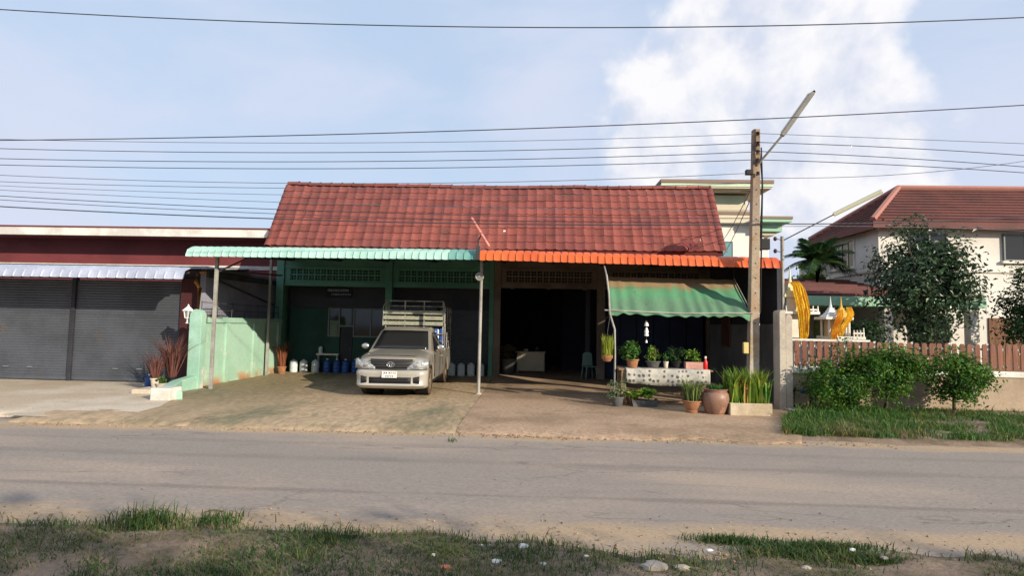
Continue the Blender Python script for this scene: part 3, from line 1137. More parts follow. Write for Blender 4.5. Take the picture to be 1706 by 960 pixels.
# brackets carrying the pink tube lamp above the awnings
a, b_ = W(785, 362, 14.25), W(815, 411, 14.2)
tl = thing('tube_lamp', 'faded pink tube lamp leaning above the joint of the two awnings', 'lamp', (b_.x, 14.2, 3.7))
m_pink = M('pink_lamp_shell', S(226, 142, 126), S(206, 120, 108), 3, rough=0.5, var=0.06)
u = (b_ - a).normalized()
MB().path([a, a + u * 0.02, b_ - u * 0.02, b_], [0.012, 0.034, 0.034, 0.02], 8).build('lamp_shell', m_pink, tl, smooth=50)
k1, k2, k3 = W(796, 430, 14.32), W(797, 400, 14.3), W(801, 393, 14.3)
MB().path([k1, k2, k3, (a + b_) / 2 + Vector((0, 0, 0))], 0.022, 6).build('bracket', m_steel, tl, smooth=50)
MB().box(k1.x - 0.05, k1.x + 0.05, 14.28, 14.36, k1.z - 0.05, k1.z + 0.3).build('bracket_plate', m_steel, tl, bev=0.005)

# ================================================================== LEFT NEIGHBOUR
m_maroon = M('maroon_paint', S(118, 58, 60), S(106, 52, 54), 0.8, rough=0.65, var=0.06)
m_lilac = M('pale_lilac_render', S(150, 150, 164), S(134, 134, 148), 0.9, rough=0.75, bump=0.15, bscale=18, var=0.06)
m_whitep = M('white_paint', S(220, 216, 206), S(200, 194, 184), 1.4, rough=0.6, bump=0.08, bscale=25, var=0.06)
m_copper = M('brass_pipe_paint', S(196, 150, 76), S(170, 124, 60), 4, rough=0.4, metal=0.3, var=0.1)
shop = thing('maroon_shop', 'low maroon shop with grey roller shutters on the far left', 'shop', (-20, 19, 0))
SY = 16.1
for i in range(4):
    xa = -9.98 - 3.2 * (i + 1) + 0.12
    xb = -9.98 - 3.2 * i
    sh = shutter(xa, xb, 0.0, 2.86, SY).build('roller_shutter', m_shut, shop)
    MB().box(xa + 0.02, xb - 0.02, SY - 0.03, SY + 0.01, 0.02, 0.10).build('bottom_bar', m_shut, sh, bev=0.006)
    for hx in (xa + 1.2, xa + 1.9):
        MB().path([(hx, SY, 0.36), (hx, SY - 0.03, 0.36), (hx + 0.16, SY - 0.03, 0.36), (hx + 0.16, SY, 0.36)], 0.012, 6).build('pull_handle', m_chrome, sh)
    MB().box(xa - 0.115, xa - 0.005, SY - 0.06, SY + 0.08, -0.02, 2.9).build('shutter_jamb', m_dkgrey, shop, bev=0.006)
MB().box(-9.975, -9.42, SY - 0.08, SY + 0.1, -0.02, 2.95).build('corner_pillar', M('shaded_maroon_paint', S(72, 38, 40), rough=0.7), shop, bev=0.01)  # maroon darkened in the colour to stand for shade on the pillar
MB().box(-34, -9.43, SY - 0.02, SY + 0.1, 2.90, 3.3).build('header', m_dkgrey, shop)
MB().box(-9.42, -9.26, SY - 0.1, 20.9, -0.02, 3.30).build('side_wall', m_lilac, shop)
MB().prism([(SY - 0.1, 2.98), (20.9, 3.05), (20.9, 3.2), (SY - 0.1, 3.2)], 'yz', -9.25, -9.18).build('gutter', m_steel, shop)
MB().path([(-9.2, SY + 0.3, 2.95), (-9.2, 20.2, 2.35)], 0.03, 6).build('drain_pipe', m_steel, shop)
MB().box(-34, -9.28, 21.12, 21.3, 3.2, 5.1).build('upper_wall', m_maroon, shop)
MB().box(-34, -9.28, 21.06, 21.115, 3.66, 3.80).build('flashing', m_whitep, shop)
MB().box(-34, -9.24, 20.0, 21.6, 5.005, 5.06).build('roof_edge', m_maroon, shop, bev=0.01)
MB().box(-34, -9.26, 20.03, 20.10, 4.72, 5.003).build('fascia', m_whitep, shop, bev=0.01)
MB().box(-34, -9.28, 20.10, 21.12, 4.72, 4.76).build('soffit', m_maroon, shop)
q = [W(330, 452, 15.75), W(326, 470, 15.75), W(333, 480, 15.75)]
MB().path([(-9.22, 15.9, 3.12), (-9.3, 15.78, 3.1), (q[0].x - 0.02, 15.75, q[0].z), (q[1].x, 15.75, q[1].z), (q[2].x, 15.75, q[2].z), (q[2].x - 0.06, 15.75, 0.3)], 0.05, 10).build('downpipe', m_copper, shop, smooth=50)
waw = awning('white_awning', 'white corrugated metal awning over the grey shutters at far left', -30.2, -9.02, 14.55, 2.82, 2.82, 18.6, 3.50, 21, 4, m_whitesheet, rise=0.34)
for i in range(8):
    MB().path([(-9.3 - i * 2.9, 14.9, 3.05), (-9.3 - i * 2.9, 18.5, 3.42)], 0.035, 4).build('rafter', m_steel, waw)
MB().path([(-30, 15.0, 3.03), (-9.15, 15.0, 3.03)], 0.035, 4).build('purlin', m_steel, waw)

# ------------------------------------------------------------------ green boundary wall
m_gwall = M('mint_wall_paint', S(166, 200, 180), S(154, 190, 168), 1.0, rough=0.75, bump=0.2, bscale=16, c3=S(188, 204, 184), s3=1.8, lo3=0.56, hi3=0.72, var=0.05,
            bands=(2, [(0.0, S(164, 104, 70)), (0.10, S(186, 146, 106)), (0.17, S(170, 196, 172)), (0.24, S(164, 199, 179))]))
m_gwall2 = M('mint_wall_coping', S(162, 198, 180), S(146, 184, 164), 1.2, rough=0.75, bump=0.15, bscale=20, var=0.05, c3=S(206, 196, 186), s3=1.6, lo3=0.58, hi3=0.66)
gw = thing('green_boundary_wall', 'mint green boundary wall with round-topped end pillar beside the carport', 'wall', (-8.9, 17.4, 0))
WX = -8.93
MB().box(WX - 0.06, WX + 0.06, 15.1, 20.1, -0.02, 1.70).build('wall_face', m_gwall, gw)
MB().box(WX - 0.11, WX + 0.11, 15.06, 20.12, 1.70, 1.86).build('coping', m_gwall2, gw, bev=0.02)
for y in (16.55, 18.2, 19.95):
    MB().box(WX - 0.10, WX + 0.10, y - 0.11, y + 0.11, -0.02, 1.698).build('pier', m_gwall, gw, bev=0.01)
prof = [(WX - 0.03, -0.02), (WX + 0.29, -0.02), (WX + 0.29, 1.86)] + [(WX + 0.13 + 0.16 * math.cos(a), 1.86 + 0.20 * math.sin(a)) for a in np.linspace(0.1, math.pi - 0.1, 11)] + [(WX - 0.03, 1.86)]
MB().prism(prof, 'xz', 14.82, 15.06).build('end_pillar', m_gwall2, gw, bev=0.01)
kb_ = [(WX + 0.13, 14.83, 0.34), (WX + 0.10, 14.2, 0.27), (WX + 0.35, 13.5, 0.23), (WX + 0.78, 12.95, 0.20), (WX + 1.0, 12.78, 0.18)]
MB().loft([[(x - 0.13, y - 0.04, -0.03), (x + 0.13, y + 0.04, -0.03), (x + 0.12, y + 0.04, h), (x - 0.12, y - 0.04, h)] for x, y, h in kb_]).build('low_kerb', m_gwall2, gw, bev=0.03)
MB().box(WX - 0.62, WX - 0.161, 13.6, 15.05, -0.02, 0.10).build('planting_bed', m_conc3, gw, bev=0.02)
# pale concrete of the shop apron reaching round the end of the green kerb
b = MB()
ed_ = [(WX - 0.3, 14.9), (WX + 0.0, 14.6), (WX + 0.25, 13.6), (WX + 0.75, 13.0), (WX + 0.95, 12.8), (WX + 1.05, 12.4), (-7.6, 11.7), (-7.5, 11.0), (-7.1, 10.45), (-7.2, 10.25)]
rows = [[(-9.6, y, 0.005) for x, y in ed_], [(x + 0.12 * (vnoise(y * 5, 1, 3) - 0.5), y, 0.006 if y > 10.5 else -0.03) for x, y in ed_]]
b.grid(rows)
struct(b.build('shop_apron', m_conc3))
# rails and clutter along the wall top
rail = thing('wall_railing', 'thin dark metal rail with upright spikes on top of the green wall', 'railing', (WX, 17.4, 1.86))
for y in np.linspace(15.3, 20.0, 7):
    MB().cyl((WX, y, 1.86), (WX, y, 2.30), 0.012, n=6).build('upright', m_steel, rail)
for z in (2.06, 2.26):
    MB().cyl((WX, 15.3, z), (WX, 20.0, z), 0.010, n=6).build('rail', m_steel, rail)
ck = thing('wire_basket', 'flat wire basket with a pale cloth resting on the green wall', 'basket', (WX - 0.0, 15.75, 1.86))
b = MB()
for i in range(9):
    x = WX - 0.2 + i * 0.05
    b.path([(x, 15.5, 2.0), (x, 15.5, 1.87), (x, 16.1, 1.87), (x, 16.1, 2.0)], 0.006, 4)
for z in (1.93, 2.0):
    b.path([(WX - 0.2, 15.5, z), (WX + 0.2, 15.5, z), (WX + 0.2, 16.1, z), (WX - 0.2, 16.1, z), (WX - 0.2, 15.5, z)], 0.008, 4)
b.build('basket_wires', m_steel, ck)
b = MB()
b.grid([[(WX - 0.17 + i * 0.057, 15.52 + j * 0.09, 1.885 + 0.05 * vnoise(i * 0.9, j * 0.9, 3)) for i in range(7)] for j in range(7)])
b.build('cloth', M('pale_cloth', S(214, 196, 160), rough=0.9), ck, smooth=180)

# white lantern on the pillar's left
lx, ly, lz = W(313, 530, 14.95)
lan = thing('white_lantern', 'white ornamental lantern fixed to the green wall pillar', 'lantern', (lx, ly, lz - 0.15))
m_lw = M('white_lantern_paint', S(236, 234, 228), rough=0.4, var=0.03)
MB().lathe((lx, ly, lz), [(0.0, 0.37), (0.02, 0.34), (0.025, 0.31), (0.15, 0.20), (0.16, 0.185), (0.0, 0.185)], 6).build('lantern_roof', m_lw, lan)
MB().lathe((lx, ly, lz), [(0.0, 0.185), (0.105, 0.185), (0.075, 0.02), (0.0, 0.02)], 6).build('lantern_glass', M('lantern_glass', S(130, 132, 132), rough=0.15, var=0.1), lan)
for i in range(6):
    a = math.pi / 3 * i
    MB().cyl((lx + 0.112 * math.cos(a), ly + 0.112 * math.sin(a), lz + 0.19), (lx + 0.08 * math.cos(a), ly + 0.08 * math.sin(a), lz + 0.01), 0.012, n=5).build('cage_bar', m_lw, lan)
MB().lathe((lx, ly, lz), [(0.0, 0.02), (0.085, 0.015), (0.08, -0.01), (0.03, -0.03), (0.028, -0.10), (0.06, -0.14), (0.0, -0.15)], 10).build('stem', m_lw, lan, smooth=40)
MB().path([(lx, ly, lz - 0.13), (lx + 0.1, ly, lz - 0.16), (WX - 0.02, ly - 0.0, lz - 0.14)], 0.02, 6).build('wall_arm', m_lw, lan)

# white block, blue can and pots at the pillar foot
c = G(264, 668)
wb = MB().box(c.x - 0.2, c.x + 0.24, c.y, c.y + 0.45, -0.03, 0.27).build('white_block', m_whitep, bev=0.02)
tag(wb, 'whitewashed concrete block at the road end of the green kerb', 'block')
m_blue = M('blue_plastic', S(40, 76, 132), S(30, 62, 112), 3, rough=0.4, var=0.08)
m_leafred = M('red_leaf', S(124, 84, 74), S(96, 60, 56), 3, island=0.35, hue=0.02, trans=0.25, rough=0.5, var=0)
m_leaf = M('green_leaf', S(74, 118, 46), S(56, 96, 40), 3, island=0.45, hue=0.025, trans=0.3, rough=0.5, var=0)
m_leafl = M('light_green_leaf', S(122, 156, 60), S(96, 138, 52), 3, island=0.4, hue=0.03, trans=0.35, rough=0.5, var=0)
m_leafd = M('dark_green_leaf', S(46, 78, 38), S(34, 62, 32), 2, island=0.5, hue=0.02, trans=0.25, rough=0.45, var=0)
m_clay = M('terracotta', S(168, 120, 86), S(146, 100, 72), 2.5, rough=0.8, bump=0.15, bscale=25, var=0.1)
m_greypot = M('grey_pot', S(96, 96, 92), S(78, 78, 76), 3, rough=0.7, var=0.1)
m_whitepot = M('pale_pot', S(206, 196, 180), S(180, 170, 152), 3, rough=0.6, var=0.08)
m_pinkpot = M('pink_planter', S(196, 150, 136), S(178, 130, 118), 2, rough=0.7, var=0.07)
m_dirt = M('potting_soil', S(70, 54, 40), rough=0.95, bump=0.4, bscale=40)
m_stem = M('plant_stem', S(104, 100, 60), S(84, 76, 50), 4, rough=0.8)

def potprof(r, h, kind):
    if kind == 'bowl':
        return [(0.0, 0.0), (r * 0.55, 0.0), (r * 0.62, h * 0.12), (r * 0.55, h * 0.2), (r * 0.85, h * 0.6), (r * 0.98, h * 0.9), (r * 1.08, h * 0.92), (r * 1.08, h), (r * 0.94, h), (r * 0.9, h * 0.86), (0, h * 0.86)]
    if kind == 'jar':
        return [(0.0, 0.0), (r * 0.66, 0.0), (r * 0.74, h * 0.08), (r * 0.95, h * 0.42), (r * 1.0, h * 0.62), (r * 0.93, h * 0.82), (r * 0.80, h * 0.90), (r * 0.80, h * 0.94), (r * 0.90, h * 0.97), (r * 0.90, h), (r * 0.74, h), (r * 0.70, h * 0.9), (0, h * 0.88)]
    return [(0.0, 0.0), (r * 0.72, 0.0), (r * 0.92, h * 0.82), (r * 1.04, h * 0.83), (r * 1.06, h), (r * 0.92, h), (r * 0.88, h * 0.9), (0, h * 0.9)]

def potted(name, label, loc, r, h, potmat, leafmat, crown, n, leaf, seed, kind='pot', group=None, aspect=0.45, grassy=None, stems=7, cat='potted plant', cz=None):
    x, y, z = loc
    root = thing(name, label, cat, loc, 0, group)
    pt = MB().lathe((x, y, z), potprof(r, h, kind), 18).build('pot', potmat, root, smooth=40)
    MB().lathe((x, y, z + h * 0.88), [(0.0, 0.012), (r * 0.6, 0.006), (r * 0.86, 0.0)], 12).build('soil', m_dirt, pt)
    top = z + h
    if crown:
        cx_, cy_, cz_ = crown
        cc = (x, y, top + (cz_ * 0.9 if cz is None else cz))
        b = MB()
        R9 = random.Random(seed)
        for i in range(stems):
            a = R9.uniform(0, 6.28)
            e = (cc[0] + math.cos(a) * cx_ * R9.uniform(0.2, 0.8), cc[1] + math.sin(a) * cy_ * R9.uniform(0.2, 0.8), cc[2] + cz_ * R9.uniform(-0.3, 0.7))
            b.path([(x + math.cos(a) * r * 0.3, y + math.sin(a) * r * 0.3, top - h * 0.1), ((x + e[0]) / 2, (y + e[1]) / 2, (top + e[2]) / 2 + 0.02), e], [0.010, 0.007, 0.004], 5)
        b.build('stems', m_stem, root)
        b = MB()
        P = clump_points(cc, crown, n, seed, clumps=16)
        P = P[P[:, 2] > z + h * 0.55]
        leafset(b, P, leaf, seed, aspect, 0.4, cc)
        b.build('foliage', leafmat, root)
    if grassy:
        nb, hb, wb_, lean = grassy
        b = MB()
        RR = np.random.RandomState(seed)
        a = RR.uniform(0, 6.28, nb)
        q = np.sqrt(RR.uniform(0, 1, nb)) * r * 0.75
        P = np.stack([x + q * np.cos(a), y + q * np.sin(a), np.full(nb, top - h * 0.12)], 1)
        blades(b, P, hb, wb_, seed, lean=lean, hj=0.35)
        b.build('foliage', leafmat, root)
    return root

c = G(300, 646)
c = Vector((-9.33, 14.45, 0.10))
potted('cordyline', 'tall red-leaved plant in a black pot beside the green pillar', (-9.22, 14.62, 0.10), 0.13, 0.22, m_black, m_leafred, None, 0, 0, 3, grassy=(170, 0.95, 0.024, 0.5))
potted('cordyline', 'smaller red-leaved plant in a cream pot left of the taller red one', (-9.36, 14.2, 0.10), 0.12, 0.22, m_whitepot, m_leafred, None, 0, 0, 5, grassy=(110, 0.6, 0.022, 0.55))
potted('flower_pot', 'small low pale pot of green leaves on the kerb below the pillar', (-9.18, 14.15, 0.10), 0.12, 0.10, m_whitepot, m_leaf, (0.13, 0.12, 0.09), 90, 0.07, 6)
can = thing('blue_watering_can', 'blue plastic watering can with white top by the shutters', 'watering can', (-9.72, 14.55, -0.01))
MB().lathe((-9.72, 14.55, -0.01), [(0, 0), (0.13, 0), (0.14, 0.05), (0.12, 0.30), (0.05, 0.36), (0, 0.36)], 14).build('body', m_blue, can, smooth=40)
MB().path([(-9.60, 14.5, 0.08), (-9.46, 14.4, 0.22), (-9.42, 14.38, 0.34)], [0.03, 0.02, 0.025], 8).build('spout', m_blue, can, smooth=50)
MB().path([(-9.82, 14.55, 0.12), (-9.92, 14.55, 0.24), (-9.86, 14.55, 0.38), (-9.74, 14.55, 0.36)], 0.015, 6).build('handle', m_blue, can, smooth=50)
MB().lathe((-9.72, 14.55, -0.01), [(0, 0.40), (0.055, 0.39), (0.06, 0.355), (0, 0.35)], 10).build('cap', m_white, can)

# brown corner plant in a sack at the wall's inner end
potted('dry_plant', 'brown dried plant in a dark pot at the inner end of the green wall', (-8.55, 19.6, 0.0), 0.15, 0.25, m_clay, M('dry_leaf', S(128, 76, 52), island=0.3, var=0), None, 0, 0, 15, grassy=(90, 0.75, 0.03, 0.3))

# ------------------------------------------------------------------ water jugs along the back of the carport
m_jugw = M('white_jug_plastic', S(206, 212, 214), rough=0.35, var=0.06)
m_jugb = M('blue_jug_plastic', S(52, 90, 160), S(44, 78, 140), 3, rough=0.25, var=0.06)
def jug(label, loc, mat, s=1.0, group=None):
    root = thing('water_jug', label, 'jug', loc, rnd.uniform(0, 3), group)
    MB().lathe((0, 0, 0), [(0, 0), (0.125 * s, 0), (0.135 * s, 0.02 * s), (0.135 * s, 0.10 * s), (0.127 * s, 0.12 * s), (0.135 * s, 0.14 * s), (0.135 * s, 0.26 * s), (0.127 * s, 0.28 * s),
               (0.135 * s, 0.30 * s), (0.13 * s, 0.36 * s), (0.10 * s, 0.41 * s), (0.04 * s, 0.44 * s), (0.035 * s, 0.47 * s)], 16).build('bottle', mat, root, local=True, smooth=40)
    MB().lathe((0, 0, 0), [(0.04 * s, 0.455 * s), (0.042 * s, 0.49 * s), (0, 0.495 * s)], 12).build('cap', m_jugb if mat is m_jugw else m_white, root, local=True)
    return root
ordn = ['first', 'second', 'third', 'fourth', 'fifth', 'sixth', 'seventh', 'eighth']
for i in range(3):
    jug('%s white water jug from the green wall in the back row of the carport' % ordn[i], (-8.45 + i * 0.36 + (0.06 if i == 2 else 0), 20.35, 0.0), m_jugw, group='jugs along the carport back wall')
for i in range(7):
    jug('%s blue water jug right of the white ones at the carport back' % ordn[i], (-7.27 + i * 0.33, 20.4 + 0.05 * (i % 2), 0.0), m_jugb, group='jugs along the carport back wall')
for i in range(4):
    jug('%s pale water jug from the left beside the truck tail' % ordn[i], (-2.85 + i * 0.34, 20.38, 0.0), m_jugw, group='pale jugs beside the truck tail')
# low bench behind the jugs with a pale jug on it
be = thing('water_bench', 'low grey bench against the green wall behind the blue jugs', 'bench', (-6.9, 20.6, 0))
MB().box(-7.75, -6.95, 20.58, 20.74, 0.60, 0.66).build('bench_top', m_whitep, be)
for x in (-7.70, -7.03):
    MB().box(x, x + 0.05, 20.60, 20.72, 0, 0.60).build('leg', m_greysteel, be)
jug('single pale jug standing on the low bench in the carport', (-7.62, 20.66, 0.66), m_jugw, 0.55)
# sign under the green beam
sg = thing('name_board', 'small dark sign with two lines of pale lettering under the green beam', 'sign', (W(563, 484, WY - 0.09).x, WY - 0.09, 2.65))
a, b_ = W(543, 479, WY - 0.10), W(586, 496, WY - 0.10)
sb = MB().box(a.x, b_.x, WY - 0.10, WY - 0.07, b_.z, a.z).build('board', m_navy, sg)
b = MB()
RR = random.Random(9)
for (row, h, x0, x1) in ((0.72, 0.085, 0.08, 0.86), (0.30, 0.05, 0.22, 0.95)):
    x = x0
    while x < x1:
        w = RR.uniform(0.03, 0.06)
        xx = a.x + (b_.x - a.x) * x
        ww = (b_.x - a.x) * w
        zc = b_.z + (a.z - b_.z) * row
        # small looped strokes, unreadable in the photograph
        b.path([(xx, WY - 0.104, zc - h / 2), (xx, WY - 0.104, zc + h * RR.uniform(0.2, 0.5)), (xx + ww * 0.7, WY - 0.104, zc + h / 2), (xx + ww * 0.7, WY - 0.104, zc - h / 2)], 0.006, 4)
        x += w + 0.02
stuff(b.build('lettering', M('pale_lettering', S(214, 220, 226), rough=0.5), sb))

# ------------------------------------------------------------------ inside the garage
m_deskp = M('pale_desk_laminate', S(204, 192, 164), S(186, 172, 146), 1.5, rough=0.5, var=0.05)
dk = thing('office_desk', 'pale desk standing inside the dark garage', 'desk', (-0.05, 22.6, 0.006))
MB().box(-0.68, 0.48, 22.35, 22.95, 0.76, 0.80).build('desk_top', m_deskp, dk, bev=0.006)
MB().box(-0.58, 0.40, 22.40, 22.43, 0.06, 0.758).build('front_panel', m_deskp, dk)
for x in (-0.62, 0.405):
    MB().box(x, x + 0.035, 22.38, 22.92, 0.006, 0.759).build('side_panel', m_deskp, dk)
for (n_, l_, x, r, h, mt) in (('bowl', 'small pale bowl on the left of the garage desk', -0.28, 0.08, 0.09, m_whitepot), ('canister', 'small grey canister on the right of the garage desk', 0.12, 0.07, 0.17, m_dkgrey)):
    o = MB().lathe((x, 22.55, 0.80), [(0, 0), (r * 0.7, 0), (r, h * 0.4), (r, h * 0.85), (r * 0.8, h), (0, h)], 14).build(n_, mt, smooth=40)
    tag(o, l_, n_)
potted('garage_planter', 'bushy dry plant in a round dark pot left of the garage desk', (-0.92, 21.6, 0.006), 0.3, 0.55, m_greypot, M('dry_green_leaf', S(96, 84, 62), island=0.3, var=0), (0.32, 0.3, 0.28), 300, 0.12, 21)
ch = thing('plastic_chair', 'pale green plastic chair at the right side of the garage opening', 'chair', (1.95, 20.3, 0.006), 0.3)
m_chair = M('pale_green_plastic', S(120, 150, 138), rough=0.45, var=0.05)
MB().box(-0.2, 0.2, -0.2, 0.2, 0.40, 0.43).build('seat', m_chair, ch, local=True, bev=0.01)
MB().prism([(-0.2, 0.43), (0.2, 0.43), (0.17, 0.85), (0.08, 0.9), (-0.08, 0.9), (-0.17, 0.85)], 'xz', 0.18, 0.205).build('backrest', m_chair, ch, local=True, bev=0.01)
for sx in (-1, 1):
    for sy in (-1, 1):
        MB().cyl((sx * 0.17, sy * 0.17, 0.40), (sx * 0.21, sy * 0.21, 0.0), 0.022, 0.018, 6).build('leg', m_chair, ch, local=True)

# ================================================================== PICKUP TRUCK
m_paint = M('champagne_paint', S(168, 163, 152), S(158, 151, 139), 1.0, rough=0.34, metal=0.35, spec=0.5, coat=0.5, c3=S(150, 130, 102), s3=3.5, lo3=0.58, hi3=0.8, var=0.04)
m_bump = M('silver_bumper_paint', S(182, 178, 168), S(172, 166, 154), 1.5, rough=0.34, metal=0.15, spec=0.5, coat=0.4, var=0.03)
m_tyre = M('dusty_tyre', S(92, 72, 54), S(60, 52, 46), 3, rough=0.9, bump=0.3, bscale=40, var=0.1)
m_rim = M('dusty_steel_rim', S(156, 136, 112), S(120, 104, 86), 3, rough=0.6, metal=0.3, var=0.1)
m_lamp = M('headlamp_lens', S(190, 192, 188), S(136, 138, 138), 7, rough=0.15, metal=0.35, spec=0.6, var=0.1, vscale=20)
m_grille = M('dark_grille', S(46, 46, 48), rough=0.45, metal=0.2, var=0.05)
m_glass = M('tinted_glass', (0.020, 0.021, 0.022), rough=0.08, spec=0.5, var=0)
m_under = M('underbody_black', S(22, 20, 18), rough=0.9)
tr = thing('pickup_truck', 'beige pickup truck with tall slatted cargo rack parked under the green awning', 'truck', (-3.41, 13.86, 0.0), math.radians(1.6))
def T(mbv, name, mat, par=None, **kw):
    return mbv.build(name, mat, par or tr, local=True, **kw)
HW = 0.86
WR = 0.345
AX = (0.86, 3.95)
def zbot(y):
    z = 0.34
    for c in AX:
        d = abs(y - c)
        if d < 0.43:
            z = max(z, 0.36 + math.sqrt(0.43 ** 2 - d * d) * 0.98)
    return z
ys = [0.14, 0.18, 0.26, 0.36]
for c in AX:
    ys += [c + 0.43 * math.sin(t) for t in np.linspace(-math.pi / 2, math.pi / 2, 13)]
ys += [1.5, 1.9, 2.3, 2.7, 2.98, 3.25, 4.6, 4.9, 5.06, 5.1]
ys = sorted(set(round(y, 3) for y in ys))
def width(y):
    if y < 0.5:
        t = max(0.0, min(1.0, (y - 0.14) / 0.36))
        return 0.70 + (HW - 0.70) * math.sqrt(1 - (1 - t) ** 2)
    if y > 4.9:
        return HW - 0.03 * (y - 4.9) / 0.2
    return HW
def ztop(y):
    if y < 1.25:
        t = max(0.0, (y - 0.14) / 1.11)
        return 0.95 + 0.16 * (t ** 0.55)
    return 1.11 if y < 3.0 else 1.04
secs = []
for y in ys:
    w, zt, zb = width(y), ztop(y), zbot(y)
    edge = zt - 0.085 if y < 1.25 else zt - 0.03
    half = [(w - 0.03, zb), (w, zb + 0.04), (w + 0.012, max(zb + 0.06, 0.66)), (w - 0.005, max(zb + 0.08, edge - 0.05)), (w - 0.05, edge + 0.02), (w * 0.72, zt - 0.012), (w * 0.35, zt)]
    ring = [(x, y, z) for x, z in half] + [(-x, y, z) for x, z in half[::-1]]
    secs.append(ring)
body = T(MB().loft(secs), 'body', m_paint, smooth=38)
T(MB().box(-0.80, 0.80, 0.55, 5.0, 0.26, 0.60), 'chassis', m_under)
# hood seam lines and raised centre
b = MB()
b.grid([[(x * (0.60 - 0.05 * t), 0.24 + 0.95 * t, ztop(0.24 + 0.95 * t) + 0.004 + 0.016 * (1 - (abs(x)) ** 3)) for x in np.linspace(-1, 1, 11)] for t in np.linspace(0, 1, 9)])
T(b, 'hood', m_paint, smooth=60)
# front bumper: rounded in plan
def bumper_ring(z, push, hw):
    pts = []
    for t in np.linspace(-1, 1, 25):
        x = hw * math.sin(t * math.pi / 2 * 0.98)
        yy = 0.02 + 0.34 * (abs(t) ** 5) + 0.05 * t * t - push
        pts.append((x, yy, z))
    return pts
rows = [bumper_ring(0.22, -0.10, 0.80), bumper_ring(0.245, -0.03, 0.845), bumper_ring(0.305, 0.045, 0.87), bumper_ring(0.345, 0.02, 0.87), bumper_ring(0.50, 0.012, 0.872), bumper_ring(0.545, 0.040, 0.876), bumper_ring(0.61, 0.045, 0.876),
        bumper_ring(0.65, 0.0, 0.87), bumper_ring(0.68, -0.07, 0.85)]
bp = T(MB().grid(rows), 'front_bumper', m_bump, smooth=50, thick=0.01)
# lower intake, fog recesses, plate
def front_panel(x0, x1, z0a, z1a, z0b, z1b, dy, name, mat, par, n=10, th=0.012):
    b = MB()
    rr = [[], []]
    for i in range(n + 1):
        t = i / n
        x = x0 + (x1 - x0) * t
        tt = math.asin(max(-1, min(1, x / 0.875))) / (math.pi / 2 * 0.98)
        yy = 0.02 + 0.34 * abs(tt) ** 5 + 0.05 * tt * tt - 0.03 - dy
        rr[0].append((x, yy, z0a + (z0b - z0a) * t))
        rr[1].append((x, yy, z1a + (z1b - z1a) * t))
    b.grid(rr)
    return T(b, name, mat, par, thick=th, smooth=40)
front_panel(-0.50, 0.50, 0.35, 0.50, 0.35, 0.50, -0.006, 'lower_intake', m_grille, bp)
for z in (0.395, 0.45):
    front_panel(-0.46, 0.46, z, z + 0.012, z, z + 0.012, 0.002, 'intake_slat', m_under, bp)
for s in (-1, 1):
    front_panel(s * 0.56, s * 0.70, 0.37, 0.50, 0.35, 0.53, 0.004, 'fog_recess', m_grille, bp, 5)
    y_ = 0.14 if s > 0 else 0.14
    T(MB().lathe((s * 0.745, 0.115, 0.45), [(0, -0.015), (0.045, -0.01), (0.05, 0.02), (0, 0.02)], 12, 'y'), 'fog_lamp', m_lamp, bp, smooth=40)
pl = T(MB().box(-0.19, 0.17, -0.055, -0.040, 0.49, 0.645), 'number_plate', m_white, bp, bev=0.006)
b = MB()
RR = random.Random(4)
for (z, h, xs_) in ((0.60, 0.055, (-0.14, -0.09, -0.02, 0.03, 0.08, 0.125)), (0.525, 0.035, (-0.10, -0.06, -0.02, 0.02, 0.06))):
    for x in xs_:
        b.box(x, x + 0.012, -0.058, -0.056, z - h / 2, z + h / 2)
        b.box(x + 0.012, x + 0.030, -0.058, -0.056, z + h / 2 - 0.012 if RR.random() > 0.4 else z - 0.006, z + h / 2 if RR.random() > 0.5 else z + 0.006 + h / 3)
stuff(T(b, 'plate_marks', M('plate_ink', S(86, 90, 94), rough=0.6), pl))
# grille with slats and oval emblem
b = MB()
def gx(x):
    return 0.055 + 0.10 * (abs(x) / 0.6) ** 2.4
b.grid([[(x * (0.80 + 0.20 * t), gx(x) + 0.025 * t, 0.67 + 0.255 * t) for x in np.linspace(-0.60, 0.60, 13)] for t in (0, 0.5, 1)])
gr = T(b, 'grille', m_grille, thick=0.02, smooth=40)
for i in range(4):
    t = 0.10 + 0.24 * i
    hw = 0.58 * (0.80 + 0.20 * t)
    T(MB().path([(x, gx(x) + 0.025 * t - 0.016, 0.67 + 0.255 * t) for x in np.linspace(-hw, hw, 13)], 0.011, 6), 'slat', M('grille_slat', S(84, 82, 80), rough=0.35, metal=0.5, var=0), gr, smooth=60)
T(MB().path([(x, gx(x) - 0.005 + 0.025, 0.938) for x in np.linspace(-0.57, 0.57, 13)], 0.016, 6), 'top_trim', m_paint, gr, smooth=60)
def ell_tube(cx, cz, rx, rz, y, r=0.0075):
    return MB().path([(cx + rx * math.cos(a), y, cz + rz * math.sin(a)) for a in np.linspace(0, 2 * math.pi, 25)], r, 5)
b = MB()
for (rx, rz, cz) in ((0.090, 0.062, 0.805), (0.032, 0.059, 0.805), (0.063, 0.024, 0.828)):
    q = ell_tube(0, cz, rx, rz, 0.022)
    b.add(q.v, q.f)
T(b, 'emblem', m_chrome, gr, smooth=60)
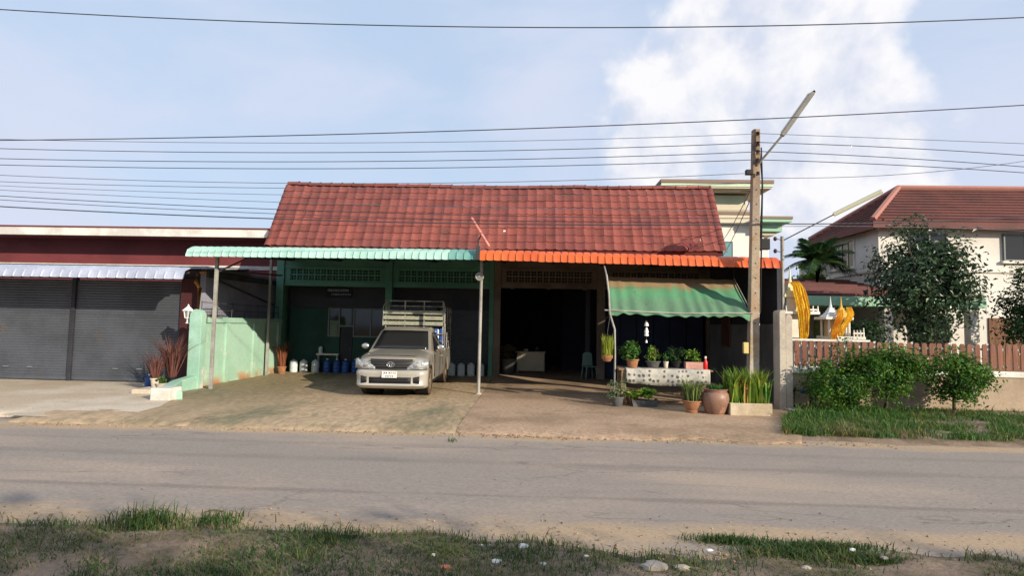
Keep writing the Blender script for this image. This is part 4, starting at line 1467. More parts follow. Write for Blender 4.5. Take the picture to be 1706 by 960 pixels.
# headlamps wrapping round the corners
for s in (-1, 1):
    b = MB()
    rows = []
    for t in (0.0, 0.5, 1.0):
        r = []
        for i in range(11):
            u_ = i / 10
            x = 0.38 + 0.488 * min(1.0, u_ * 1.25) - (0.0 if u_ < 0.8 else 0.0)
            if u_ > 0.8:
                x = 0.868
            yy = 0.075 + 0.02 * t + 0.18 * (u_ ** 2.6) + (0.20 * (u_ - 0.8) / 0.2 if u_ > 0.8 else 0)
            zlo = 0.675 + 0.03 * u_
            zhi = 0.735 + 0.195 * min(1.0, u_ * 1.25) ** 0.7
            r.append((s * x, yy, zlo + (zhi - zlo) * t))
        rows.append(r)
    hl = T(MB().grid(rows), 'headlight', m_lamp, thick=0.03, smooth=45)
    for (x, z, r_) in ((0.60, 0.785, 0.055), (0.72, 0.81, 0.046)):
        T(MB().lathe((s * x, 0.10 + (0.055 if x > 0.7 else 0.0), z), [(0, -0.045), (r_ * 0.6, -0.04), (r_, -0.03), (r_, 0.0)], 12, 'y'), 'reflector', m_chrome, hl, smooth=40)
# cab
cab = [(1.18, 1.09, 0.80), (1.86, 1.63, 0.67), (2.02, 1.685, 0.65), (2.45, 1.705, 0.65), (2.80, 1.685, 0.655), (2.92, 1.64, 0.67), (3.02, 1.06, 0.80)]
secs = []
for i, (y, zt, wt) in enumerate(cab):
    w0 = HW - 0.02
    secs.append([(w0, y if 0 < i < 6 else y, 1.00), (wt + (w0 - wt) * 0.06, y, 1.00 + (zt - 1.0) * 0.90), (wt - 0.06, y, zt - 0.008), (0.0, y, zt), (-wt + 0.06, y, zt - 0.008), (-(wt + (w0 - wt) * 0.06), y, 1.00 + (zt - 1.0) * 0.90), (-w0, y, 1.00)])
cabo = T(MB().loft(secs), 'cab', m_paint, smooth=35)
def pane(pts, name, par, off, th=0.008, mat=None):
    p = [Vector(q) for q in pts]
    n_ = (p[1] - p[0]).cross(p[-1] - p[0]).normalized()
    if n_.dot(Vector(off)) < 0:
        n_ = -n_
    b = MB()
    k = len(p)
    b.add([q + n_ * 0.006 for q in p] + [q + n_ * (0.006 + th) for q in p], [tuple(range(k)), tuple(range(k, 2 * k))] + [(i, (i + 1) % k, k + (i + 1) % k, k + i) for i in range(k)])
    return T(b, name, mat or m_glass, par)
# windscreen: two rows following the cab slope
def ws(t, s):      # t 0..1 up, s -1..1 across
    y = 1.18 + 0.68 * t
    zt = 1.09 + 0.54 * t
    w = 0.80 + (0.67 - 0.80) * t
    return y, zt, w
b = MB()
rows = []
for t in np.linspace(0.09, 0.94, 6):
    y, zt, w = ws(t, 0)
    rows.append([(s * (w - 0.075), y - 0.014, zt + 0.004 - 0.010 * s * s) for s in np.linspace(-1, 1, 9)])
wso = T(MB().grid(rows), 'windscreen', m_glass, cabo, thick=0.008, smooth=60)
T(MB().path([rows[0][0], rows[-1][0], rows[-1][-1], rows[0][-1], rows[0][0]], 0.010, 4), 'windscreen_seal', m_black, wso)
for (xa, xb) in ((-0.55, 0.05), (0.10, 0.60)):
    T(MB().path([(xa, 1.21, 1.135), (xb, 1.26, 1.165)], 0.010, 5), 'wiper', m_black, wso)
for s in (-1, 1):
    def sidept(y, f):                   # f 0 at belt, 1 at the roof
        ref = [(1.18, 1.05, 0.80), (1.90, 1.60, 0.66), (2.92, 1.60, 0.66), (3.02, 1.02, 0.80)]
        zt = np.interp(y, [1.18, 1.86, 2.02, 2.45, 2.80, 2.92, 3.02], [1.09, 1.63, 1.685, 1.705, 1.685, 1.64, 1.06])
        wt = np.interp(y, [1.18, 1.86, 2.02, 2.45, 2.80, 2.92, 3.02], [0.80, 0.67, 0.65, 0.65, 0.655, 0.67, 0.80])
        w0 = HW - 0.02
        z0, z1 = 1.0, 1.0 + (zt - 1.0) * 0.90
        return (s * (w0 + (wt + (w0 - wt) * 0.06 - w0) * f), y, z0 + (z1 - z0) * f)
    pane([sidept(1.50, 0.20), sidept(2.10, 0.18), sidept(2.10, 0.90), sidept(1.96, 0.90)], 'side_window', cabo, (s, 0, 0))
    pane([sidept(2.16, 0.18), sidept(2.80, 0.18), sidept(2.76, 0.90), sidept(2.16, 0.90)], 'side_window', cabo, (s, 0, 0))
    # door outline groove, handle, mirror
    xd = s * (HW + 0.014)
    dr = T(MB().prism([(1.36, 0.42), (2.72, 0.40), (2.86, 0.62), (2.88, 1.04), (1.36, 1.04)], 'yz', xd - s * 0.006, xd + s * 0.004), 'door', m_paint, bev=0.003)
    T(MB().path([(xd + s * 0.003, 1.35, 0.42), (xd + s * 0.003, 1.35, 1.0)], 0.006, 4), 'door_gap', m_under, dr)
    T(MB().path([(xd + s * 0.003, 2.89, 0.62), (xd + s * 0.003, 2.89, 1.0)], 0.006, 4), 'door_gap', m_under, dr)
    T(MB().path([(xd, 2.55, 0.90), (xd + s * 0.035, 2.57, 0.90), (xd + s * 0.035, 2.71, 0.90), (xd, 2.73, 0.90)], 0.013, 6), 'handle', m_paint, dr)
    mr = T(MB().path([(s * 0.83, 1.52, 1.10), (s * 0.93, 1.50, 1.15)], 0.022, 6), 'mirror_arm', m_black)
    T(MB().blob((s * 1.0, 1.50, 1.18), (0.105, 0.055, 0.085), 12, 8), 'mirror_shell', m_chrome, mr, smooth=180)
    T(MB().box(min(s * 0.92, s * 1.08), max(s * 0.92, s * 1.08), 1.546, 1.556, 1.12, 1.24), 'mirror_glass', m_glass, mr)
    T(MB().box(min(xd - s * .01, xd + s * .004), max(xd - s * .01, xd + s * .004), 0.50, 0.56, 0.80, 0.84), 'side_repeater', M('amber_lens', S(210, 130, 50), rough=0.3), body)
    for c in AX:
        wx = s * 0.74
        wh = T(MB().lathe((wx, c, WR), [(0.20, -0.10), (0.24, -0.115), (0.31, -0.112), (0.338, -0.085), (WR, -0.05), (WR, 0.05), (0.338, 0.085), (0.31, 0.112), (0.24, 0.115), (0.20, 0.10)], 26, 'x'), 'tyre', m_tyre, smooth=35)
        sg_ = 1 if s > 0 else -1
        T(MB().lathe((wx, c, WR), [(0.0, sg_ * 0.10), (0.06, sg_ * 0.105), (0.07, sg_ * 0.07), (0.15, sg_ * 0.05), (0.18, sg_ * 0.075), (0.215, sg_ * 0.105), (0.215, -sg_ * 0.10)], 20, 'x'), 'rim', m_rim, wh, smooth=35)
        T(MB().lathe((s * 0.60, c, 0.42), [(0.0, -0.10), (0.42, -0.10), (0.42, 0.23)], 20, 'x'), 'wheel_well', m_under, body)
    T(MB().path([(s * 0.84, 0.42 + 0.86 - 0.42 * math.cos(a) - 0.42, 0.36 + 0.42 * math.sin(a)) for a in np.linspace(0.1, math.pi - 0.1, 14)], 0.012, 5), 'arch_lip', m_paint, body, smooth=60)
# cargo rack
m_rack = M('rack_steel', S(164, 164, 156), S(120, 112, 98), 4, rough=0.5, metal=0.2, c3=S(132, 96, 66), s3=7, lo3=0.62, hi3=0.75, var=0.1)
m_board = M('cream_green_board', S(158, 162, 142), S(148, 146, 132), 5, rough=0.6, c3=S(112, 128, 96), s3=7, lo3=0.60, hi3=0.72, var=0.12, bands=(2, [(0.0, S(152, 146, 132)), (0.55, S(162, 160, 144)), (0.80, S(152, 164, 124)), (1.0, S(140, 156, 112))]))
rk = T(MB().box(-0.84, 0.84, 3.05, 5.05, 1.01, 1.05), 'cargo_rack', m_rack)
for x in (-0.84, -0.28, 0.28, 0.84):
    T(MB().cyl((x, 3.07, 1.03), (x, 3.07, 2.46), 0.02, n=6), 'upright', m_rack, rk)
for s in (-1, 1):
    for y in (3.55, 4.05, 4.55, 5.03):
        T(MB().cyl((s * 0.84, y, 1.03), (s * 0.84, y, 2.32), 0.018, n=6), 'upright', m_rack, rk)
    for z in (1.25, 1.5, 1.75, 2.0, 2.3):
        T(MB().cyl((s * 0.84, 3.07, z), (s * 0.84, 5.04, z), 0.017, n=6), 'side_rail', m_rack, rk)
for i, z in enumerate((1.74, 1.90, 2.06)):
    T(MB().box(-0.90, 0.90, 2.99, 3.03, z, z + 0.112), 'front_board', m_board, rk, bev=0.006)
for z in (1.30, 1.5, 2.30, 2.45):
    T(MB().cyl((-0.86, 3.07, z), (0.86, 3.07, z), 0.018, n=6), 'front_rail', m_rack, rk)
for s in (-1, 1):
    T(MB().path([(s * 0.9, 2.97, 1.72), (s * 0.9, 2.97, 2.26), (s * 0.84, 3.07, 2.46)], 0.016, 6), 'stay', m_rack, rk)
# load: blue drums and dark crates
def world_of(p):
    return tr.matrix_basis @ Vector(p)
mbw = Matrix.Translation(tr.location) @ Matrix.Rotation(math.radians(1.6), 4, 'Z')
def drum(label, p, mat):
    w = mbw @ Vector(p)
    o = MB().lathe((w.x, w.y, w.z), [(0, 0), (0.22, 0), (0.235, 0.03), (0.235, 0.28), (0.245, 0.30), (0.235, 0.32), (0.235, 0.55), (0.22, 0.60), (0.0, 0.605)], 18).build('drum', mat, smooth=40)
    return tag(o, label, 'drum', 'drums on the truck bed')
drum('blue plastic drum on the truck bed just behind the cab window', (0.60, 3.34, 1.051), m_jugb)
drum('blue plastic drum standing behind the first one on the truck bed', (0.56, 4.1, 1.051), m_jugb)
drum('blue plastic drum at the tail of the truck bed', (0.54, 4.65, 1.051), m_jugb)
m_crate = M('dark_crate_plastic', S(52, 56, 58), S(40, 44, 48), 3, rough=0.55, var=0.1)
def crate(label, p, sx, sy, sz, mat):
    w = mbw @ Vector(p)
    root = thing('crate', label, 'crate', (w.x, w.y, w.z), math.radians(1.6), 'crates on the truck bed')
    b = MB().box(-sx / 2, sx / 2, -sy / 2, sy / 2, 0, 0.03)
    b.build('base', mat, root, local=True)
    for (x0, x1, y0, y1) in ((-sx / 2, sx / 2, -sy / 2, -sy / 2 + 0.02), (-sx / 2, sx / 2, sy / 2 - 0.02, sy / 2), (-sx / 2, -sx / 2 + 0.02, -sy / 2 + 0.02, sy / 2 - 0.02), (sx / 2 - 0.02, sx / 2, -sy / 2 + 0.02, sy / 2 - 0.02)):
        q = MB()
        n_ = 3
        h = sz / (n_ * 2 - 1)
        for i in range(n_):
            q.box(x0, x1, y0, y1, 0.03 + (sz - 0.03) * i / n_ + 0.002, 0.03 + (sz - 0.03) * (i + 0.62) / n_)
        for (xx, yy) in ((x0, y0), (x1 - 0.02, y1 - 0.02)):
            q.box(xx, xx + 0.021, yy, yy + 0.021, 0.03, sz)
        q.build('side', mat, root, local=True)
    return root
crate('large dark slatted crate low on the left of the truck bed', (-0.20, 3.5, 1.051), 1.1, 0.7, 0.66, m_crate)
crate('dark slatted crate stacked on the lower crate behind the cream board', (-0.05, 3.5, 1.712), 1.4, 0.7, 0.68, m_crate)
crate('dark slatted crate behind the others on the truck bed', (-0.30, 4.3, 1.051), 0.9, 0.6, 0.6, m_crate)

# ================================================================== TARP, TABLE AND POTS
m_tarp = M('green_tarp', S(92, 176, 118), c2=None, scale=1.2, rough=0.7, var=0.05, vscale=8, c3=S(84, 104, 82), s3=2.2, lo3=0.56, hi3=0.80, stretch=(4.0, 1.0, 0.18), wobk=0.30,
           bands=(2, [(0.0, S(98, 148, 114)), (0.16, S(96, 142, 108)), (0.24, S(98, 130, 102)), (0.42, S(98, 134, 104)), (0.60, S(92, 148, 110)), (0.71, S(98, 146, 108)), (0.80, S(148, 126, 94)), (1.0, S(144, 116, 86))]))
tp = thing('tarp_awning', 'green tarpaulin sunshade with dirty brown top stretched on poles', 'sunshade', (3.4, 14.5, 0))
TL_, TR_, BL_, BR_ = Vector((1.90, 15.25, 3.12)), Vector((5.18, 15.25, 3.08)), Vector((1.80, 13.88, 2.20)), Vector((5.10, 13.88, 2.19))
rows = []
NU, NV = 60, 14
for j in range(NV + 1):
    v = j / NV
    r = []
    for i in range(NU + 1):
        u_ = i / NU
        p = (TL_ * (1 - u_) + TR_ * u_) * (1 - v) + (BL_ * (1 - u_) + BR_ * u_) * v
        sag = 0.07 * math.sin(math.pi * v) * (0.4 + 0.6 * math.sin(math.pi * u_)) + 0.04 * math.sin(math.pi * u_) * v
        rip = 0.016 * math.sin(u_ * 60 + 2.5 * math.sin(u_ * 9)) * (0.3 + v) + 0.02 * (vnoise(u_ * 9, v * 4, 4) - 0.5)
        r.append((p.x, p.y - rip * 0.3, p.z - sag + rip))
    rows.append(r)
for (dy, dz) in ((-0.005, -0.06), (0.01, -0.12)):                  # hanging hem
    r = []
    for i in range(NU + 1):
        u_ = i / NU
        q = rows[NV][i]
        e = 1.0 + 1.1 * max(0, 1 - u_ / 0.09) + 1.3 * max(0, 1 - (1 - u_) / 0.09)
        r.append((q[0], q[1] + dy + 0.02 * math.sin(u_ * 45), q[2] + dz * 0.62 * e))
    rows.append(r)
MB().grid(rows).build('tarp_sheet', m_tarp, tp, smooth=180)
MB().path([BL_ + Vector((-0.12, -0.01, 0.0)), (BL_ + BR_) / 2 + Vector((0, -0.01, -0.045)), BR_ + Vector((0.05, -0.01, 0))], 0.018, 6).build('edge_bar', m_greysteel, tp)
MB().path([(1.72, 13.9, 3.05), (1.78, 13.88, 2.6), (1.80, 13.86, 2.12), (1.92, 13.86, 1.75), (1.93, 13.86, 1.2), (1.93, 13.88, 0.0)], 0.024, 8).build('bent_pole', m_greysteel, tp, smooth=50)
MB().path([(1.72, 13.9, 3.05), (1.75, 14.9, 3.5)], 0.02, 6).build('pole_stay', m_greysteel, tp)
for (a, c) in ((TR_, BR_),):
    MB().path([a + Vector((0, 0, 0.05)), c + Vector((0.03, -0.01, 0.0))], 0.014, 6).build('side_bar', m_greysteel, tp)
for (x, y, z) in ((1.9, 15.25, 3.12), (3.5, 15.25, 3.1), (5.18, 15.25, 3.08)):
    MB().cyl((x, y, z), (x, y + 0.05, z + 0.5), 0.008, n=5).build('hanger', m_steel, tp)

# table with patterned cloth
m_cloth = M('floral_cloth', S(182, 176, 162), c2=S(160, 158, 150), scale=6, rough=0.85, dots=(9.0, 0.42, S(84, 82, 88)), var=0.06)
m_plank = M('weathered_plank', S(158, 132, 104), S(128, 104, 80), 3, stretch=(0.5, 5, 5), rough=0.85, bump=0.3, bscale=25, var=0.12)
tb = thing('plant_table', 'long wooden table carrying potted plants under the green tarp', 'table', (3.1, 14.1, 0.006))
for i in range(4):
    MB().box(2.0, 4.18, 13.72 + i * 0.20, 13.91 + i * 0.20, 0.80, 0.84).build('plank', m_plank, tb, bev=0.006)
for x in (2.12, 3.98):
    for y in (13.78, 14.40):
        MB().box(x - 0.05, x + 0.05, y - 0.05, y + 0.05, 0.006, 0.798).build('leg', m_plank, tb)
MB().box(2.05, 4.1, 13.95, 14.15, 0.24, 0.28).build('low_shelf', m_plank, tb)
b = MB()
rows = []
xs = np.linspace(2.16, 4.10, 60)
for (dy, z0, k_) in ((14.52, 0.845, 0), (13.72, 0.846, 0), (13.69, 0.83, 0.3), (13.675, 0.74, 0.7), (13.665, 0.62, 1.0), (13.67, 0.52, 1.2)):
    rows.append([(x, dy + 0.018 * k_ * math.sin(x * 13 + 2 * math.sin(x * 3)), z0 - (0.06 * math.sin((x - 2.16) / 1.94 * math.pi) if z0 < 0.6 else 0) + 0.004 * math.sin(x * 21)) for x in xs])
tcl = MB().grid(rows).build('tablecloth', m_cloth, thick=0.004, smooth=180)
tag(tcl, 'pale patterned cloth draped over the front of the plant table', 'tablecloth')

zt = 0.851
potted('table_plant', 'largest round leafy plant at the left end of the plant table', (2.36, 13.98, zt), 0.15, 0.20, m_clay, m_leaf, (0.30, 0.28, 0.24), 620, 0.10, 31)
potted('table_plant', 'narrow upright plant in a grey trough second from left on the table', (2.86, 14.05, zt), 0.17, 0.16, m_greypot, m_leafl, (0.20, 0.16, 0.20), 260, 0.07, 32)
potted('table_plant', 'small sprig in a pale vase between the larger table plants', (3.15, 13.98, zt), 0.06, 0.16, m_whitepot, m_leaf, (0.09, 0.08, 0.10), 70, 0.06, 33)
potted('table_plant', 'dark bushy plant in a black pot right of the pale vase', (3.42, 14.1, zt), 0.13, 0.16, m_black, m_leafd, (0.22, 0.2, 0.20), 340, 0.08, 34)
root = thing('pink_trough', 'pink rectangular planter with mixed leaves at the right of the table', 'planter', (3.80, 14.0, zt))
px_ = MB()
px_.box(3.60, 4.00, 13.90, 13.92, zt, zt + 0.16).box(3.60, 4.00, 14.10, 14.12, zt, zt + 0.16).box(3.60, 3.62, 13.92, 14.10, zt, zt + 0.16).box(3.98, 4.00, 13.92, 14.10, zt, zt + 0.16).box(3.62, 3.98, 13.92, 14.10, zt + 0.001, zt + 0.13)
px_.build('trough', m_pinkpot, root)
b = MB()
leafset(b, clump_points((3.80, 14.0, zt + 0.30), (0.24, 0.12, 0.16), 220, 35), 0.08, 35, 0.45, 0.4, (3.80, 14.0, zt + 0.2))
b.build('foliage', m_leafl, root)
bt = thing('red_bottle', 'small red bottle with white cap on the right end of the table', 'bottle', (4.06, 13.92, zt))
MB().lathe((4.06, 13.92, zt), [(0, 0), (0.045, 0), (0.05, 0.02), (0.05, 0.17), (0.025, 0.22), (0.022, 0.25)], 12).build('bottle', M('red_plastic', S(206, 40, 36), rough=0.35), bt, smooth=40)
MB().lathe((4.06, 13.92, zt), [(0.026, 0.25), (0.026, 0.30), (0, 0.305)], 10).build('cap', m_white, bt)
# pots standing on the driveway
potted('ground_plant', 'straggly plant in a grey pot below the bent tarp pole', (1.93, 13.42, 0.006), 0.15, 0.22, m_greypot, M('grey_green_leaf', S(112, 130, 92), S(84, 104, 70), 3, island=0.35, trans=0.3, var=0), (0.28, 0.24, 0.26), 260, 0.07, 41, cz=0.18)
root = thing('leafy_trough', 'bright green leafy plants in a dark trough in front of the table', 'planter', (2.55, 13.5, 0.006))
MB().prism([(-0.26, 0), (0.26, 0), (0.30, 0.17), (0.27, 0.17), (0.24, 0.14), (-0.24, 0.14), (-0.27, 0.17), (-0.30, 0.17)], 'xz', -0.11, 0.11).build('trough', m_greypot, root, local=True)
b = MB()
leafset(b, clump_points((0.0, 0, 0.27), (0.42, 0.22, 0.14), 420, 43), 0.11, 43, 0.5, 0.5, (0, 0, 0.1))
b.build('foliage', m_leafl, root, local=True)
potted('under_table_pot', 'terracotta pot standing under the left end of the table', (2.34, 13.85, 0.006), 0.17, 0.34, m_clay, None, None, 0, 0, 44, cat='pot')
potted('clay_bowl_plant', 'feathery plant in a footed terracotta bowl at the driveway edge', (3.42, 12.72, 0.006), 0.20, 0.26, m_clay, M('olive_leaf', S(112, 128, 70), S(90, 108, 58), 3, island=0.35, trans=0.3, var=0), None, 0, 0, 45, kind='bowl', grassy=(240, 0.42, 0.02, 0.45))
m_jar = M('brown_glazed_jar', S(146, 112, 94), S(126, 94, 78), 1.6, rough=0.45, spec=0.4, c3=S(178, 134, 108), s3=3, var=0.08)
potted('water_jar', 'big brown glazed earthenware jar beside the concrete planter', (3.90, 12.66, 0.006), 0.29, 0.52, m_jar, m_leaf, (0.20, 0.18, 0.06), 60, 0.10, 46, kind='jar', cat='jar')
# concrete planter of tall strappy leaves
c0, c1 = W(1217, 690, 12.43), W(1287, 694, 12.43)
root = thing('concrete_planter', 'long pale concrete planter with tall strappy green leaves at the pole foot', 'planter', ((c0.x + c1.x) / 2, 12.7, 0.006))
m_plc = M('pale_concrete', S(196, 182, 156), S(172, 156, 130), 1.6, rough=0.85, bump=0.3, bscale=22, c3=S(140, 122, 98), s3=4, lo3=0.62, hi3=0.76, var=0.08)
x0, x1 = c0.x, c1.x
b = MB()
b.box(x0, x1, 12.43, 12.48, 0.0, 0.26).box(x0, x1, 12.92, 12.97, 0.0, 0.26).box(x0, x0 + 0.05, 12.48, 12.92, 0.0, 0.26).box(x1 - 0.05, x1, 12.48, 12.92, 0.0, 0.26)
b.build('box', m_plc, root, bev=0.008)
MB().box(x0 + 0.05, x1 - 0.05, 12.48, 12.92, 0.0, 0.22).build('soil', m_dirt, root)
RR = np.random.RandomState(8)
m_strap = M('strappy_leaf', S(104, 142, 50), S(140, 150, 60), 3, island=0.4, hue=0.03, trans=0.35, rough=0.45, var=0)
b = MB()
n = 420
P = np.stack([RR.uniform(x0 + 0.02, x1 - 0.02, n), RR.uniform(12.5, 12.9, n), np.full(n, 0.22)], 1)
blades(b, P, 0.62, 0.045, 9, lean=0.32, hj=0.4)
b.build('foliage', m_strap, root)
b = MB()
P = np.stack([RR.uniform(x0 + 0.1, x1 - 0.1, 60), RR.uniform(12.5, 12.9, 60), np.full(60, 0.22)], 1)
blades(b, P, 0.5, 0.03, 10, lean=0.2, hj=0.3)
b.build('dry_stalks', M('dry_stalk', S(186, 140, 74), island=0.25, var=0), root)
# hanging things
root = thing('hanging_fern', 'yellow-green hanging plant on the bent tarp pole', 'hanging plant', (1.73, 13.72, 1.0))
b = MB()
RR = np.random.RandomState(12)
n = 260
a = RR.uniform(0, 6.28, n)
q = np.sqrt(RR.uniform(0, 1, n)) * 0.13
P = np.stack([1.73 + q * np.cos(a), 13.72 + q * np.sin(a), RR.uniform(1.05, 1.30, n)], 1)
blades(b, P, 0.32, 0.02, 13, lean=0.16, hj=0.3)
b.build('foliage', M('yellow_green_leaf', S(168, 176, 66), S(136, 152, 52), 5, island=0.35, trans=0.35, var=0), root)
MB().lathe((1.73, 13.72, 0.98), [(0, 0), (0.08, 0.02), (0.12, 0.10), (0.13, 0.16), (0.0, 0.15)], 12).build('basket', m_clay, root, smooth=40)
MB().path([(1.73, 13.72, 1.1), (1.74, 13.76, 1.7), (1.81, 13.84, 2.1)], 0.006, 5).build('cord', m_steel, root)
def mobile(name, label, x, y, ztop, zs, sc_=1.0):
    root = thing(name, label, 'ornament', (x, y, zs[-1]))
    MB().cyl((x, y, ztop), (x, y, zs[-1]), 0.005, n=5).build('cord', m_steel, root)
    for i, z in enumerate(zs):
        s_ = sc_ * (1 if i < len(zs) - 1 else 0.55)
        MB().lathe((x, y, z), [(0, 0.07 * s_), (0.02 * s_, 0.065 * s_), (0.05 * s_, -0.02 * s_), (0.055 * s_, -0.06 * s_), (0.0, -0.055 * s_)], 10).build('bell', m_lw, root, smooth=40)
    return root
mobile('hanging_bells', 'string of white bells hanging under the green tarp', 2.73, 14.2, 2.4, (1.90, 1.74, 1.66, 1.47), 1.0)
mobile('hanging_bells', 'string of white bells hanging just right of the concrete pole', 5.47, 14.45, 3.4, (2.26, 1.98, 1.70), 1.1)

# ------------------------------------------------------------------ right side wall of the shophouse yard
m_sidew = M('grey_side_cladding', S(120, 120, 118), S(104, 104, 102), 1.0, rough=0.7, var=0.08)
sw = thing('side_screen_wall', 'tall grey panelled screen wall closing the right end of the yard', 'wall', (6.05, 17.2, 0))
MB().prism([(14.62, 0), (20.12, 0), (20.12, 3.98), (14.9, 3.52), (14.62, 3.42)], 'yz', 6.025, 6.12).build('upper_cladding', m_dkgrey, sw)
for i in range(7):
    MB().box(5.985, 6.022, 14.64 + i * 0.78, 15.38 + i * 0.78, 0.02, 1.95).build('panel', m_sidew, sw, bev=0.008)
pic = thing('framed_picture', 'dark framed picture hanging on the grey screen wall', 'picture', (5.97, 18.4, 1.2))
MB().box(5.945, 5.982, 17.9, 18.7, 1.25, 2.35).build('frame', m_wood, pic, bev=0.01)
MB().box(5.935, 5.944, 17.97, 18.63, 1.32, 2.28).build('print', M('picture_print', S(96, 60, 52), S(60, 54, 56), 3, rough=0.6, c3=S(130, 92, 70), s3=6), pic)

# boundary end post and short wall
m_concp = M('grey_render', S(186, 176, 160), S(164, 152, 138), 1.2, rough=0.85, bump=0.25, bscale=20, c3=S(140, 128, 116), s3=3, lo3=0.6, hi3=0.78, var=0.07)
ew = thing('boundary_end_post', 'tall grey concrete end post at the property line beside the fence', 'post', (5.65, 13.9, 0))
MB().prism([(5.60, -0.05), (5.74, -0.05), (5.74, 2.24), (5.72, 2.27), (5.62, 2.25), (5.60, 2.2)], 'xz', 13.48, 13.84).build('wall_stub', m_concp, ew, bev=0.012)
prof = [(5.745, -0.05), (5.90, -0.05), (5.90, 2.08)] + [(5.823 + 0.077 * math.cos(a), 2.08 + 0.09 * math.sin(a)) for a in np.linspace(0.1, math.pi - 0.1, 7)] + [(5.745, 2.08)]
MB().prism(prof, 'xz', 13.5, 13.72).build('round_topped_pier', m_concp, ew, bev=0.01)

# picket fence on a low wall
m_fwall = M('beige_wall_render', S(172, 152, 130), S(152, 132, 112), 0.9, rough=0.85, bump=0.25, bscale=18, c3=S(120, 100, 84), s3=2.4, lo3=0.62, hi3=0.8, var=0.06)
m_picket = M('brown_picket', S(134, 88, 70), S(114, 74, 58), 2, stretch=(4, 4, 0.6), rough=0.7, var=0.1, orand=0.1)
fe = thing('picket_fence', 'brown picket fence with white posts on a low beige wall', 'fence', (11, 14.0, 0))
FX0, FX1 = 5.92, 19.0
MB().box(FX0, FX1, 13.98, 14.12, -0.1, 0.80).build('base_wall', m_fwall, fe)
MB().box(FX0, FX1, 13.94, 14.16, 0.80, 0.94).build('coping', m_whitep, fe, bev=0.015)
pm = None
i = 0
x = FX0 + 0.12
b = MB().prism([(-0.055, 0), (0.055, 0), (0.055, 0.56), (0.03, 0.60), (-0.03, 0.60), (-0.055, 0.56)], 'xz', -0.012, 0.012)
while x < FX1 - 0.1:
    loc = Vector((x, 13.99, 0.965 + 0.004 * math.sin(i * 7))) - fe.location
    if pm is None:
        o = b.build('picket', m_picket, fe, local=True, bev=0.004)
        o.location = loc
        pm = o.data
    else:
        o = inst('picket', pm, fe, loc, (0, 0.012 * math.sin(i * 3.3), 0))
    if i % 1 == 0 and i < 200:
        pass
    x += 0.172
    i += 1
MB().box(FX0, FX0 + 2.0, 14.012, 14.05, 1.56, 1.61).build('top_rail', m_whitep, fe)
for z in (1.02, 1.42):
    MB().box(FX0, FX1, 14.01, 14.04, z, z + 0.05).build('rail', m_whitep, fe)
x = FX0 + 0.2
while x < FX1:
    MB().box(x, x + 0.045, 14.042, 14.08, 0.94, 1.58).build('post', m_whitep, fe)
    x += 0.172 * 1 if x < 8 else 0.86
# curb strip, meter pipes
kb = MB().box(5.70, 6.05, 12.6, 13.95, -0.1, 0.05)
tag(kb.build('concrete_strip', m_concp, bev=0.02), 'narrow dark concrete strip on the ground by the end post', 'kerb')
mp_ = thing('water_meter', 'black water pipe frame with a blue meter in front of the beige wall', 'water meter', (6.2, 13.7, 0))
a, c = W(1323, 651, 13.7), W(1350, 652, 13.7)
m_pipe = M('black_pipe', S(34, 34, 38), rough=0.5)
MB().path([(a.x, 13.7, -0.06), (a.x, 13.7, a.z), (c.x, 13.7, a.z), (c.x, 13.7, -0.06)], 0.022, 8).build('pipe', m_pipe, mp_)
MB().lathe(((a.x + c.x) / 2, 13.7, a.z - 0.06), [(0, 0), (0.05, 0.0), (0.055, 0.07), (0.03, 0.10), (0, 0.10)], 12).build('meter', m_blue, mp_, smooth=40)
for x in (a.x, c.x):
    MB().lathe((x, 13.7, a.z - 0.03), [(0.03, 0), (0.034, 0.03), (0.03, 0.06)], 8).build('coupling', m_pipe, mp_)

# ================================================================== SPIRIT HOUSES
m_sp = M('white_shrine_paint', S(232, 226, 216), S(214, 206, 192), 2, rough=0.6, var=0.05)
m_gold = M('gold_shrine_paint', S(214, 178, 80), S(196, 160, 74), 4, rough=0.5, var=0.1)
m_sash = M('yellow_sash', S(248, 208, 66), S(238, 184, 50), 5, rough=0.85, var=0.12, trans=0.25)
m_sasho = M('orange_sash', S(240, 184, 62), S(226, 160, 50), 5, rough=0.85, var=0.12, trans=0.25)
m_pgreen = M('pale_green_paint', S(176, 206, 170), rough=0.6, var=0.06)

def spire(b, x, y, z, w, h):
    """stepped pyramid roof with a needle"""
    zz = z
    ww = w
    for i in range(4):
        b.prism([(x - ww, zz), (x + ww, zz), (x + ww * 0.72, zz + h * 0.11), (x - ww * 0.72, zz + h * 0.11)], 'xz', y - ww, y + ww)
        for s in (-1, 1):
            b.prism([(x + s * ww * 0.82, zz + h * 0.02), (x + s * ww * 1.04, zz + h * 0.04), (x + s * ww * 0.9, zz + h * 0.13)], 'xz', y - ww - 0.01, y - ww + 0.02)
        zz += h * 0.11
        ww *= 0.70
    b.path([(x, y, zz - 0.02), (x, y, zz + h * 0.18), (x, y, z + h)], [ww * 1.1, ww * 0.5, 0.006], 8)

